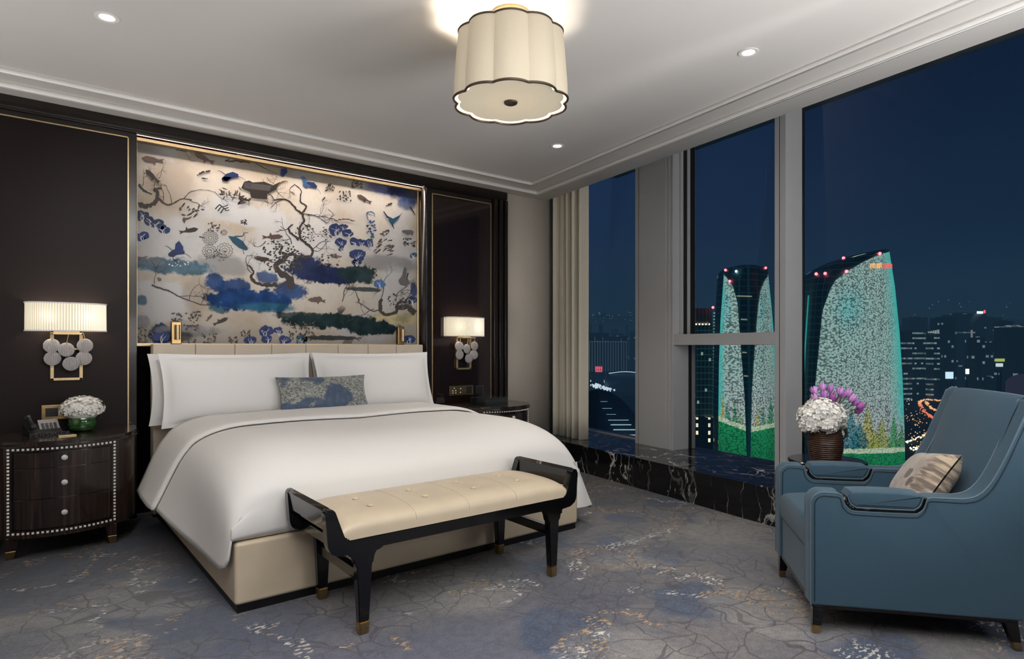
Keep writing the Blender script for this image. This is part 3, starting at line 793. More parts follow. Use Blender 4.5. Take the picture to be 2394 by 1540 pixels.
bm = NB(); lathe(bm, [(0, -.035), (.085, -.035), (.092, -.028), (.092, 0), (0, 0)], 40); cyl(bm, (0, 0, -.41), (0, 0, -.03), .008); obj('canopy', bm, M['gold'], lamp)
for k in range(3):
    a = 2*pi*k/3
    light('lamp_bulb', 'POINT', (LX + .05*cos(a), LY + .05*sin(a), CZ - .29), 6.5, (1, .88, .72), shadow_soft_size=.04)

# ================================================================ DOWNLIGHTS
def downlight(x, y, label, p=13):
    t = thing('downlight', label, 'downlight', (x, y, CZ), group='recessed ceiling downlights')
    bm = NB(); lathe(bm, [(.052, .0), (.053, -.004), (.046, -.006), (.034, -.003), (.030, .002), (.030, 0)], 32); obj('trim_ring', bm, M['mould'], t)
    bm = NB(); lathe(bm, [(0, -.0015), (.030, -.0015), (.030, 0)], 24); obj('lens', bm, M['lampwhite'], t)
    light('down_beam', 'SPOT', (x, y, CZ - .02), p, (1, .92, .82), spot_size=R(100), spot_blend=.9, shadow_soft_size=.05)
downlight(.337, 3.548, 'recessed round downlight in the ceiling over the left side of the bed')
downlight(3.33, 3.607, 'recessed round downlight nearest the far ceiling corner by the curtain', 62)
downlight(3.076, 1.82, 'recessed round downlight in the ceiling between the drum lamp and the right window', 26)
for x, y in ((.34, 1.6), (.4, -.4), (2.4, -.6), (3.0, .4)):  # further beams out of view, added for room light without fixtures
    light('down_beam', 'SPOT', (x, y, CZ - .02), 14, (1, .95, .90), spot_size=R(110), spot_blend=.9, shadow_soft_size=.08)

# ================================================================ SCONCES
def sconce(x, label):
    t = thing('wall_sconce', label, 'wall lamp', (x, WY - .006, .98), group='pair of wall sconces beside the bed')
    bm = NB()
    for (a, b, c, d) in ((-.0875, -.068, 0, .33), (.068, .0875, 0, .33), (-.0875, .0875, 0, .017), (-.0875, .0875, .313, .33), (-.0875, .0875, .20, .212)):
        box(bm, a, b, -.02, 0, c, d, .002)
    box(bm, -.0875, .0875, -.10, -.084, .300, .312, .002); box(bm, -.0875, -.075, -.1, -.01, .300, .312, .001); box(bm, .075, .0875, -.1, -.01, .300, .312, .001)
    obj('bracket', bm, M['gold'], t)
    # pleated bow-fronted shade
    def outline(q): # 0..1 round the bow
        a = pi * q
        return Vector((-.217 * cos(a) if True else 0, -.125 * sin(a) ** .55))
    n = 44
    bm = NB(); bi = NB()
    prof = []
    for i in range(n * 4 + 1):
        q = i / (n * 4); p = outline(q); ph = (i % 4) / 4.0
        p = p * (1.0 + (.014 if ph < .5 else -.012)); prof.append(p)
    for i in range(len(prof) - 1):
        tgt = bm
        a, b = prof[i], prof[i+1]
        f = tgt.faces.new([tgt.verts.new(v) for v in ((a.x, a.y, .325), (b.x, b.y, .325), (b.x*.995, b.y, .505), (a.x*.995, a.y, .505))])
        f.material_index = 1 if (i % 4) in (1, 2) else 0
    obj('lamp_shade', bm, [M['pleat'], M['pleat_shaded']], t, smooth=False)
    bm = NB()
    for z in (.325, .505):
        tube(bm, [(outline(i/60).x*1.015, outline(i/60).y*1.015, z) for i in range(61)], .0045, 6)
    obj('shade_edging', bm, M['linen'], t)
    for k, (dx, z) in enumerate(((-.082, .229), (-.005, .203), (.097, .230), (-.077, .146), (.02, .111), (.09, .146))):
        y = -.075 if k in (1, 4) else -.058
        bm = NB()
        lathe(bm, [(0, -.007), (.03, -.006), (.043, -.003), (.046, 0), (.043, .003), (.03, .006), (0, .007)], 28)
        bmesh.ops.transform(bm, matrix=Matrix.Translation((dx, y, z)) @ Matrix.Rotation(R(90 + (k*17) % 14 - 7), 4, 'X') @ Matrix.Rotation(R((k*37) % 20 - 10), 4, 'Y'), verts=bm.verts)
        c_ = obj('crystal_disc', bm, M['crystal'], t)
        if k in (0, 1, 2, 4):
            bm = NB(); z1 = .305 if k < 3 else .155
            cyl(bm, (dx + (.012 if k < 2 else -.008), y - .008, z1), (dx, y - .008, z + .035), .0026, n=8)
            obj('hanger', bm, M['gold'], c_)
    for dx in (-.1, .1):
        light('sconce_bulb', 'POINT', (x + dx, WY - .065, 1.40), 2.2, (1, .86, .70), shadow_soft_size=.03)
sconce(.2545, 'brass wall sconce with pleated ivory shade above the left nightstand')
sconce(3.405, 'brass wall sconce with pleated ivory shade above the right nightstand')

# ================================================================ SOCKET PLATES
t = thing('socket_plate', 'wide brass socket plate on the wall above the left nightstand', 'socket', (.27, WY - .006, .775))
bm = NB(); box(bm, -.148, .148, -.008, 0, -.047, .047, .002); obj('plate', bm, M['brass'], t)
for x in (-.095, 0, .095):
    bm = NB(); box(bm, x-.033, x+.033, -.011, -.007, -.028, .028, .001); obj('socket', bm, M['ldev'], t)
t = thing('socket_plate', 'brass socket plate with plug holes above the right nightstand', 'socket', (3.387, WY - .005, .778))
bm = NB(); box(bm, -.138, .138, -.008, 0, -.047, .047, .002); obj('plate', bm, M['brass'], t)
for (x, z) in ((-.088, .024), (-.105, 0), (-.072, 0), (-.105, -.022), (-.072, -.022), (-.015, .018), (-.015, -.018)):
    bm = NB(); cyl(bm, (x, -.011, z), (x, -.006, z), .0065, n=12); obj('pin_hole', bm, M['white_bead'], t)
bm = NB(); box(bm, .05, .118, -.011, -.007, -.034, .034, .001); obj('switch', bm, M['ldev'], t)
t = thing('switch_plate', 'small dark square switch plate right of the brass sockets above the right nightstand', 'switch', (3.60, WY - .005, .775))
bm = NB(); box(bm, -.046, .046, -.008, 0, -.04, .04, .003); obj('plate', bm, M['ldev'], t)
bm = NB()
for (a, b, c, d) in ((-.046, .046, .038, .040), (.044, .046, -.04, .04)): box(bm, a, b, -.0088, -.0075, c, d)
obj('rim', bm, M['key'], t)

# ================================================================ NIGHTSTANDS
def ns_front(x):      # bow front, local y of the front face (wall at 0)
    return -.52 - .085 * (1 - (x / .27) ** 2) if abs(x) <= .27 else None
def ns_outline(grow=0.0):
    pts = []
    for i in range(17):
        x = -.27 + .54 * i / 16
        pts.append((x, ns_front(x) - grow))
    side = smoothline([(.27, -.52), (.345, -.43), (.395, -.28), (.415, -.12), (.42, -.02)], 5)[1:]
    right = [(p.x + grow, p.y - grow * .4) for p in side]
    return pts + right + [(-p[0], p[1]) for p in right[::-1]]
def nightstand(cx, label, dy=.02):
    t = thing('nightstand', label, 'nightstand', (cx, WY - dy, 0), group='pair of bow-fronted nightstands')
    fn = lambda a, b, d: (a, b, d)
    bm = NB(); prism(bm, ns_outline(), fn, .115, .632, .004); obj('cabinet', bm, M['macassar'], t)
    bm = NB(); prism(bm, ns_outline(.014), fn, .632, .640, .002); prism(bm, ns_outline(.004), fn, .640, .662, .004); obj('tabletop', bm, M['macassar'], t)
    def curved(x0, x1, z0, z1, d0, d1, bev=.002, n=16):
        b = NB(); out = [(x0 + (x1-x0)*i/n, ns_front(x0 + (x1-x0)*i/n) - d0) for i in range(n+1)]
        out += [(x0 + (x1-x0)*i/n, ns_front(x0 + (x1-x0)*i/n) - d1) for i in range(n, -1, -1)]
        prism(b, out, fn, z0, z1, bev); return b
    obj('front_recess', curved(-.238, .238, .160, .607, -.001, .0015), M['black'], t)
    for z0, z1 in ((.462+.05, .598), (.338, .508), (.168, .334)):
        dr = obj('drawer', curved(-.228, .228, z0, z1, .0, .010, .003), M['macassar'], t)
        zc = (z0 + z1) / 2 + (.01 if z1 > .59 else .0)
        bm = NB(); y = ns_front(0) - .010
        cyl(bm, (0, y, zc), (0, y - .012, zc), .006, n=12)
        bmesh.ops.create_icosphere(bm, subdivisions=2, radius=.0165, matrix=Matrix.Translation((0, y - .02, zc)) @ Matrix.Diagonal((1, .7, 1, 1)))
        obj('knob', bm, M['crystal_knob'], dr, ang=10)
    # inlaid border of little white squares
    bm = NB(); s = .0060
    def sq(x, z):
        y = ns_front(x); box(bm, x - s, x + s, y - .0042, y + .002, z - s, z + s, .001, 1)
    nx, nz = 23, 24
    for i in range(nx + 1):
        x = -.254 + .508 * i / nx; sq(x, .619); sq(x, .144)
    for j in range(1, nz):
        z = .144 + .475 * j / nz; sq(-.254, z); sq(.254, z)
    o = obj('inlaid_stud_border', bm, M['white_bead'], t, smooth=False)
    for sx, sy in ((-1, -1), (1, -1), (-1, 1), (1, 1)):
        x0, y0 = .235 * sx, (-.50 if sy < 0 else -.07)
        def lg(z0, z1, w0, w1, b):
            q = bmesh.new(); bmesh.ops.create_cube(q, size=1)
            for v in q.verts:
                w = w0 if v.co.z < 0 else w1; zz = z0 if v.co.z < 0 else z1
                k = (.12 - zz) / .12
                v.co = Vector((x0 + sx * .012 * k + v.co.x * w * 2, y0 + sy*.01*k + v.co.y * w * 2, zz))
            bmesh.ops.bevel(q, geom=q.edges[:], offset=.003, segments=1, affect='EDGES')
            merge(b, q)
        bm = NB(); lg(.045, .12, .024, .032, bm); lgo = obj('leg', bm, M['macassar'], t)
        bm = NB(); lg(0, .046, .020, .0245, bm); obj('brass_cap', bm, M['brass'], lgo)
    return t
nightstand(.2125, 'dark striped wood nightstand with three drawers and white stud border left of the bed')
nightstand(3.50, 'dark striped wood nightstand mostly hidden behind the right side of the bed', .048)

# things on the left nightstand
t = thing('telephone', 'black desk telephone on the left nightstand', 'telephone', (.125, 4.80, .662), R(12))
bm = NB()
prism(bm, [(-.07, 0), (.08, 0), (.08, .055), (.06, .062), (-.07, .018)], lambda a, b, d: (d, a, b), -.085, .085, .004)
obj('base', bm, M['ldev'], t)
MT = Matrix.Translation((.03, .0, .045)) @ Matrix.Rotation(R(42), 4, 'X')
bm = NB(); box(bm, -.052, .052, -.052, .055, .0, .007, .002, M=MT)
kp = obj('key_plate', bm, M['key'], t, label='grey key plate')
bm = NB()
for i in range(4):
    for j in range(5):
        box(bm, -.04 + i*.021, -.025 + i*.021, -.044 + j*.014, -.034 + j*.014, .007, .011, .001, 1, M=MT)
obj('keys', bm, M['ldev'], kp)
bm = NB(); tube(bm, smoothline([(-.062, -.062, .045), (-.062, -.05, .062), (-.062, 0, .075), (-.062, .05, .10), (-.062, .062, .095)], 5), [.018]*5 + [.012]*11 + [.018]*5, 10)
obj('handset', bm, M['ldev'], t)
bm = NB(); tube(bm, [(-.07 + .0016*i + .008*cos(i*.9), -.10 + .012*sin(i*.12), .009 + .008*sin(i*.9)) for i in range(110)], .0035, 6)
obj('coiled_cord', bm, M['ldev'], t)
t = thing('notepad', 'small dark notepad holder with gold edge in front of the flower bowl', 'notepad', (.232, 4.66, .662), R(6))
bm = NB(); box(bm, -.045, .045, -.05, .05, 0, .006, .001); obj('cover', bm, M['ldev'], t)
bm = NB(); box(bm, -.045, .045, -.056, -.05, 0, .0075, .001); obj('gold_edge', bm, M['gold'], t)

def floret(bm, c, nrm, s, rng):
    nrm = nrm.normalized(); a = nrm.orthogonal().normalized(); b = nrm.cross(a)
    th = rng.uniform(0, pi)
    for k in range(4):
        an = th + k * pi / 2
        d = a * cos(an) + b * sin(an); e = nrm.cross(d)
        up = nrm * s * rng.uniform(.15, .5)
        vs = [bm.verts.new(c + q) for q in (Vector((0, 0, 0)), d*s*.6 + e*s*.5 + up*.5, d*s*1.1 + up, d*s*.6 - e*s*.5 + up*.5)]
        bm.faces.new(vs)
def hydrangea(bm, c, rx, ry, rz, cnt, s, rng, zmin=-.55):
    k = 0
    while k < cnt:
        v = Vector((rng.gauss(0, 1), rng.gauss(0, 1), rng.gauss(0, 1))).normalized()
        if v.z < zmin: continue
        q = 1 + rng.uniform(-.07, .07)
        floret(bm, Vector((c[0] + v.x*rx*q, c[1] + v.y*ry*q, c[2] + v.z*rz*q)), Vector((v.x/rx, v.y/ry, v.z/rz)), s * rng.uniform(.8, 1.25), rng); k += 1
    bmesh.ops.create_icosphere(bm, subdivisions=3, radius=.86, matrix=Matrix.Translation(c) @ Matrix.Diagonal((rx, ry, rz, 1)))
rg = random.Random(3)
t = thing('glass_bowl', 'round green leaf-lined glass bowl on the left nightstand', 'bowl', (.325, 4.83, .662))
bm = NB(); lathe(bm, [(0, 0), (.045, 0), (.066, .012), (.078, .045), (.074, .080), (.066, .098), (.062, .098), (.070, .078), (.073, .045), (.062, .016), (.04, .008), (0, .008)], 36)
def m_leafglass():
    k = NT('leaf_lined_glass'); v = k.coord()
    n = k.noise(k.mapv(v, (8, 8, 40)), 1.5, 3)
    k.set(Base_Color=k.mix(k.rng(n, .35, .65), (.012, .045, .012), (.04, .13, .03)), Roughness=.06, Coat_Weight=.8)
    return k.m
obj('bowl', bm, m_leafglass(), t)
bm = NB(); hydrangea(bm, (0, 0, .035), .115, .105, .085, 420, .012, rg, -.25)
o = obj('white_flowers', bm, M['white_petal'], smooth=False, loc=(.325, 4.83, .762)); tag(o, 'low dome of white flowers filling the green bowl on the left nightstand', 'flowers')

# box on the right nightstand
t = thing('glass_tray_box', 'dark smoked glass box on the right nightstand', 'box', (3.50, 4.74, .662), R(8))
bm = NB(); box(bm, -.15, .15, -.1, .1, .0, .058, .003); obj('body', bm, basic('smoked_glass', (.012, .022, .022), .08, coat=1), t)
bm = NB(); box(bm, -.155, .155, -.105, .105, .058, .064, .002); obj('lid', bm, basic('smoked_glass_lid', (.02, .035, .034), .05, coat=1), t)

# ================================================================ BED
BX0, BX1, BY0 = .7617, 2.904, 2.946
BC = (BX0 + BX1) / 2
bed = thing('bed', 'king size bed with cream leather base and headboard on a black plinth', 'bed', (BC, BY0, 0))
hw = (BX1 - BX0) / 2
bm = NB(); box(bm, -hw + .012, hw - .012, .012, 2.1, 0, .04); obj('plinth', bm, M['plinth'], bed)
bm = NB(); box(bm, -hw, hw, 0, 2.06, .036, .318, .018, 4); obj('bed_base', bm, M['leather'], bed)
bm = NB(); box(bm, -hw + .06, hw - .06, .06, 2.05, .30, .56, .05, 4); obj('mattress', bm, M['linen'], bed)
bm = NB(); box(bm, -1.088, 1.088, 2.06, 2.16, .02, 1.205, .015, 3); hb = obj('headboard', bm, M['hb_leather'], bed)
nch = 8
for i in range(nch):
    w = 2.176 / nch; x = -1.088 + w * i
    bm = NB(); box(bm, x + .0006, x + w - .0006, 2.035, 2.15, .02, 1.221, .007, 3)
    obj('padded_panel', bm, M['hb_leather'], hb)
for zz in (.6, .9):
    pass

# duvet
ZT = .712
def foot(Y):        # height of the bed top along its length
    z = ZT
    if Y < 3.45:
        q = min(1, (3.45 - Y) / .497); z -= .225 * (1 - max(0, 1 - q ** 2.2) ** (1 / 2.2))
    return z
def shoulder(q): return .20 * (1 - max(0, 1 - q ** 2.2) ** (1 / 2.2))
XR = .72; XS = .365
def lerp(tab, x):
    if x <= tab[0][0]: return tab[0][1:]
    for a, b in zip(tab, tab[1:]):
        if x <= b[0]:
            t = (x - a[0]) / (b[0] - a[0]); t = t*t*(3-2*t) if False else t
            return tuple(a[i] + (b[i] - a[i]) * t for i in range(1, len(a)))
    return tab[-1][1:]
LH = [(2.955, -1.092, .31), (2.962, -1.097, .245), (2.985, -1.106, .208), (3.04, -1.114, .190), (3.2, -1.128, .190), (3.5, -1.155, .213), (3.94, -1.212, .285), (4.35, -1.225, .282), (4.6, -1.215, .285)]
RH = [(2.955, 1.21, .135), (2.98, 1.235, .112), (3.05, 1.245, .108), (3.3, 1.23, .12), (3.6, 1.20, .16), (4.0, 1.18, .22), (4.6, 1.17, .25)]
def duvet_pt(s, Y, off=0.0):
    """s in [-1,1]: |s|<.62 over the top, beyond that the hanging sides"""
    sg = -1 if s < 0 else 1; a = abs(s)
    if a <= .40:
        x = a / .40 * XR; return Vector((BC + sg * x, Y, foot(Y) + off + .006 * sin(x * 5 + Y * 3)*(1 if Y > 3.3 else .3)))
    PH = R(62)
    def onsh(ph):
        q = sin(ph) ** (2 / 2.2); return XR + XS * q, foot(Y) - shoulder(q)
    if a <= .62:
        x, z = onsh(PH * (a - .40) / .22); ph = PH * (a - .40) / .22
        return Vector((BC + sg * (x + off * sin(ph)), Y, z + off * cos(ph) + .006 * sin(x * 5 + Y * 3) * (1 - (a-.4)/.22) * (1 if Y > 3.3 else .3)))
    x0, z0 = onsh(PH); x1, z1 = onsh(PH * .98)
    T = Vector((x0 - x1, z0 - z1)).normalized()
    hx, hz = lerp(LH if sg < 0 else RH, Y)
    hx = abs(hx)
    t = (a - .62) / .38
    L = max(.05, z0 - hz)
    p0 = Vector((x0, z0)); p1 = p0 + T * L * .28; p3 = Vector((hx, hz)); dr = Vector((hx - 1.085, -(L * .8))).normalized()
    p2 = p3 - dr * L * .45
    b = p0 * (1-t)**3 + p1 * 3*t*(1-t)**2 + p2 * 3*t*t*(1-t) + p3 * t**3
    wav = .010 * sin(Y * 5.0 + 1) * t * t * min(1, (Y - 2.95) * 3)
    return Vector((BC + sg * (b.x + off + wav), Y, b.y))
dv = thing('duvet', 'smooth white duvet covering the bed with its sides hanging loose', 'duvet', (BC, BY0, 0))
def loc_(v): return v - Vector((BC, BY0, 0))
bm = NB()
YS = [2.955, 2.958, 2.962, 2.97, 2.98, 2.995, 3.015, 3.04, 3.07, 3.11, 3.16, 3.22, 3.29, 3.37, 3.46] + [3.46 + .096 * i for i in range(1, 13)]
NSX = 96
cols = []
for Y in YS: cols.append([bm.verts.new(loc_(duvet_pt(-1 + 2 * i / NSX, Y, .004))) for i in range(NSX + 1)])
for A, B in zip(cols, cols[1:]):
    for i in range(NSX): bm.faces.new((A[i], A[i+1], B[i+1], B[i]))
# the foot end runs on down and tucks in behind the base
i0 = next(i for i in range(NSX + 1) if abs(-1 + 2 * i / NSX) <= .625); i1 = NSX - i0
prev = cols[0][i0:i1 + 1]
for w in range(1, 15):
    row = []
    for q in cols[0][i0:i1 + 1]:
        t_ = w / 14; zb = .3225
        sq_ = abs(q.co.x) > 1.0
        kx = 1 + .034 * max(0, (abs(q.co.x) - .72) / .33) * min(1, t_ * 4)
        row.append(bm.verts.new((q.co.x * kx, q.co.y - .012 * sin(pi * t_ * .9) + .02 * max(0, t_ - .85) / .15, q.co.z + (zb - q.co.z) * t_)))
    for i in range(len(row) - 1): bm.faces.new((prev[i], prev[i+1], row[i+1], row[i]))
    prev = row
o = obj('cover', bm, M['linen'], dv, ang=180)
md = o.modifiers.new('thick', 'SOLIDIFY'); md.thickness = .012; md.offset = -1
bm = NB()
def gusset(u, w):
    o_ = duvet_pt(.60 + .40 * u, 2.957, .004); x = BC + 1.070 + (o_.x - BC - 1.070) * w
    return loc_(Vector((x, 2.953 - .012 * sin(pi * w) + .004 * w, o_.z)))
grid(bm, gusset, 40, 10); obj('corner_fold', bm, M['linen'], dv, ang=80)
bm = NB()
def side(sg):
    def f(u, w):
        Y = 2.96 + (4.6 - 2.96) * u; return loc_(Vector((BC + sg * 1.07, Y, .33 + (foot(Y) - .19 - .33) * w)))
    return f
grid(bm, side(-1), 30, 3); obj('side_lining', bm, M['linen'], dv, ang=70)
bm = NB(); grid(bm, side(1), 30, 3); obj('side_lining', bm, M['linen'], dv, ang=70)
bm = NB(); YS2 = [3.965 + .05 * i for i in range(13)]
cols = []
for j, Y in enumerate(YS2): cols.append([bm.verts.new(loc_(duvet_pt(-1 + 2 * i / NSX, Y, .006 + .016 * min(1, .35 + j * .5)))) for i in range(NSX + 1)])
for A, B in zip(cols, cols[1:]):
    for i in range(NSX): bm.faces.new((A[i], A[i+1], B[i+1], B[i]))
o = obj('turned_down_fold', bm, M['linen'], dv, ang=70)
md = o.modifiers.new('thick', 'SOLIDIFY'); md.thickness = .014; md.offset = 1

# pillows
def pillow_mesh(w, h, t, flange=0.0, n=40, pinch=.05, pw=3.2):
    bm = NB()
    def f(side):
        def g(u, v):
            a = 2*u - 1; b = 2*v - 1
            x = a * w/2 * (1 - pinch * (1 - b*b) * abs(a) ** 3); y = b * h/2 * (1 - pinch * (1 - a*a) * abs(b) ** 3)
            fa = min(1, max(0, (1 - abs(a)) / (1 - flange/(w/2)) if flange else 1 - 0)) if False else 1
            aa = min(1, abs(a) / (1 - flange*2/w)); bb = min(1, abs(b) / (1 - flange*2/h))
            d = max(0, (1 - aa ** pw)) ** .62 * max(0, (1 - bb ** pw)) ** .62
            return Vector((x, y, side * (t/2 * d + .003)))
        return g
    grid(bm, f(1), n, n); grid(bm, f(-1), n, n)
    bmesh.ops.remove_doubles(bm, verts=bm.verts, dist=.0001)
    return bm
def pillow(name, label, cat, w, h, t, loc, tilt, m, yaw=0, roll=0, group=None, **kw):
    bm = pillow_mesh(w, h, t, **kw)
    o = obj(name, bm, m, ang=80, loc=loc)
    o.rotation_euler = (Matrix.Rotation(yaw, 3, 'Z') @ Matrix.Rotation(tilt, 3, 'X') @ Matrix.Rotation(roll, 3, 'Z')).to_euler()
    tag(o, label, cat, group); return o
pillow('bed_pillow', 'large white pillow at the back left, its edge showing outside the front pillow', 'pillow', 1.07, .50, .12, (1.238, 4.905, .905), R(82), M['sham'], group='white bed pillows', flange=.035)
pillow('bed_pillow', 'large white pillow at the back right against the headboard', 'pillow', 1.07, .50, .12, (2.38, 4.905, .905), R(82), M['sham'], group='white bed pillows', flange=.035)
pillow('bed_pillow', 'large white pillow in front on the left half of the bed', 'pillow', 1.05, .52, .17, (1.272, 4.745, .905), R(74), M['sham'], group='white bed pillows', flange=.03)
pillow('bed_pillow', 'large white pillow in front on the right half of the bed', 'pillow', 1.05, .52, .17, (2.34, 4.745, .905), R(74), M['sham'], group='white bed pillows', flange=.03)
def m_brocade():
    k = NT('blue_grey_brocade'); v = k.coord()
    n = k.noise(v, 7, 4, .6); f = k.noise(k.mapv(v, (1, 1.3, 1)), 60, 4, .7, 1.2)
    lace = k.mix(k.rng(f, .40, .60), (.085, .10, .10), (.42, .43, .40))
    blue = k.mix(k.rng(k.noise(v, 24, 3), .3, .7), (.045, .08, .14), (.075, .115, .19))
    wv = k.noise(k.mapv(v, (3.3, 5.0, 1), loc=(1.3, .2, 0)), 1.0, 3, .5)
    c = k.mix(k.rng(wv, .50, .545), lace, blue)
    k.set(Base_Color=c, Roughness=.6, Sheen_Weight=.3); k.bump(f, .2, .003)
    return k.m
pillow('lumbar_cushion', 'small rectangular blue and grey brocade cushion leaning on the white pillows', 'cushion', .70, .29, .12, (1.818, 4.56, .845), R(68), m_brocade(), pinch=.07, n=30)

# ================================================================ BENCH
bench = thing('bed_bench', 'black lacquer bench with tufted cream leather seat at the foot of the bed', 'bench', (1.667, 2.655, 0), R(-.6))
BHX = .70
def arm_profile(sg):  # in (x,z): the side of the frame rising from rail to arm
    return None
def fr_poly():
    # silhouette of one long frame (front or back): rail, upswept ends
    h = BHX
    out = [(-h, .535), (-h + .022, .548), (-h + .042, .535), (-h + .085, .415), (-h + .10, .402), (h - .10, .402), (h - .085, .415), (h - .042, .535), (h - .022, .548), (h, .535),
           (h - .012, .385), (h - .035, .352), (h - .12, .345)]
    # legs with soft brackets
    def leg(xc, sg):
        return [(xc + sg*.045, .345), (xc + sg*.033, .325), (xc + sg*.030, .28)]
    out += [(.53 + .065, .345), (.53 + .044, .325), (.53 + .036, .28), (.53 - .036, .28), (.53 - .044, .33), (.53 - .065, .355)]
    out += [(-.53 + .065, .355), (-.53 + .044, .33), (-.53 + .036, .28), (-.53 - .036, .28), (-.53 - .044, .325), (-.53 - .065, .345), (-h + .12, .345), (-h + .035, .352), (-h + .012, .385)]
    return out
def m2(bm_, pts, d0, d1, b=.006): prism(bm_, pts, lambda a, c, d: (a, d, c), d0, d1, b, 3)
HD = .25
fp = rounded(fr_poly(), [.012, .01, .012, .03, .03, .03, .03, .012, .01, .012, .02, .02, .02] + [.02]*6 + [.02]*6 + [.02]*3, 4)
bm = NB(); m2(bm, fp, -HD, -HD + .042); m2(bm, fp, HD - .042, HD); fo = obj('frame', bm, M['black'], bench)
for sg in (-1, 1):
    bm = NB()
    a = [(sg*(BHX - .004), .535), (sg*(BHX - .022), .549), (sg*(BHX - .040), .535), (sg*(BHX - .052), .455), (sg*(BHX - .016), .455)]
    prism(bm, a if sg > 0 else a[::-1], lambda p, c, d: (p, d, c), -HD + .02, HD - .02, .003)
    obj('arm_rail', bm, M['black'], bench)
    bm = NB(); box(bm, sg*.53 - .018, sg*.53 + .018, -HD + .02, HD - .02, .215, .262, .004); obj('stretcher', bm, M['black'], bench)
    bm = NB(); box(bm, sg*(BHX-.09) - .022, sg*(BHX-.09) + .022, -HD + .02, HD - .02, .352, .396, .004); obj('seat_rail', bm, M['black'], bench)
bm = NB(); box(bm, -BHX + .1, BHX - .1, -HD + .03, HD - .03, .385, .404); obj('seat_board', bm, M['black'], bench)
for sx in (-1, 1):
    for sy in (-1, 1):
        def taper(z0, z1, w0, w1):
            q = bmesh.new(); bmesh.ops.create_cube(q, size=1)
            yc = sy * (HD - .021)
            for v in q.verts:
                lo = v.co.z < 0; w = w0 if lo else w1; zz = z0 if lo else z1
                v.co = Vector((sx*.53 + v.co.x * 2 * w, yc + v.co.y * .042 * (.85 if lo else 1), zz))
            bmesh.ops.bevel(q, geom=q.edges[:], offset=.004, segments=2, affect='EDGES')
            b = NB(); merge(b, q); return b
        lo_ = obj('leg', taper(.052, .29, .0225, .0345), M['black'], bench)
        obj('brass_cap', taper(0, .053, .0205, .0228), M['brass'], lo_)
# upholstered seat
def seat(u, v):
    a = 2*u - 1; b = 2*v - 1
    return a, b
bm = NB()
SW, SD = BHX - .062, HD - .004
buttons = [(-.42 + .28*i, y) for i in range(4) for y in (-.07, .09)]
def seat_top(u, v):
    # superelliptic loaf: angle round the depth, flat top
    a = 2*u - 1; x = a * SW
    ex = max(0, 1 - abs(a) ** 14) ** .5
    th = pi * v
    c, s = cos(th), sin(th)
    y = -SD * (abs(c) ** .42) * (1 if c > 0 else -1)
    z = .404 + (.072 * ex + .012) * (abs(s) ** .38) + .014 * (1 - (y/SD)**2) * ex
    if s > .5:
        for (bx, by) in buttons:
            d2 = ((x - bx)**2 + (y - by)**2) / .050**2
            z -= .018 * math.exp(-d2)
        for sx_ in (-.28, 0, .28, .56, -.56):
            z -= .002 * math.exp(-((x - sx_) / .004)**2)
    return Vector((x - .022 * (1 if a > 0 else -1) * ((z - .404) / .09) * 0 + a*.012*(z-.404)/.09, y, z))
grid(bm, seat_top, 150, 60)
st = obj('seat_cushion', bm, M['leather'], bench, ang=80)
for (bx, by) in buttons:
    bm = NB(); bmesh.ops.create_icosphere(bm, subdivisions=2, radius=.016, matrix=Matrix.Translation((bx, by, .404 + .084 + .014 * (1 - (by/SD)**2) - .013)) @ Matrix.Diagonal((1, 1, .45, 1)))
    obj('tuft_button', bm, M['leather'], st)
for sx_ in (-.28, 0, .28):
    bm = NB(); tube(bm, [seat_top((sx_/SW + 1)/2, v/40) + Vector((0, 0, .0)) for v in range(1, 40)], .0011, 5)
    obj('seam', bm, M['seam'], st)

# ================================================================ WINDOW LEDGE, WINDOWS
ZS = .254
bm = NB(); wbox(bm, -1.75, SE, -.545, .35, -.02, ZS, .004)
struct('trim_5', bm, M['marble'], label='black marble window ledge with white veins')
bm = NB(); wbox(bm, -2.6, SE, .30, .36, -.3, ZS - .002); wbox(bm, -3.2, -2.6, .25, .4, 0, 3.5)
struct('wall_right', bm, M['alu'], smooth=False)
GD = .20   # glass plane
def frame_bm(boxes):
    b = NB()
    for q in boxes: wbox(b, *q, bev=.0025)
    return b
def pane(parent, s0, s1, z0, z1):
    b = NB(); wbox(b, s0, s1, GD, GD + .012, z0, z1)
    return obj('pane', b, M['pane'], parent, smooth=False)
ZH = 3.42
# left light, between the curtain and the broad column
def wthing(name, label): 
    t = thing(name, label, 'window'); t['kind'] = 'structure'; return t
w1 = thing('window_1', None, None); w1['kind'] = 'structure'
pane(w1, -2.6, -.40, ZS, ZH)
obj('frame', frame_bm([(-.508, -.470, .0, .25, ZS, ZH), (-2.6, -.5, .16, .24, ZS, ZS + .01)]), M['alu'], w1)
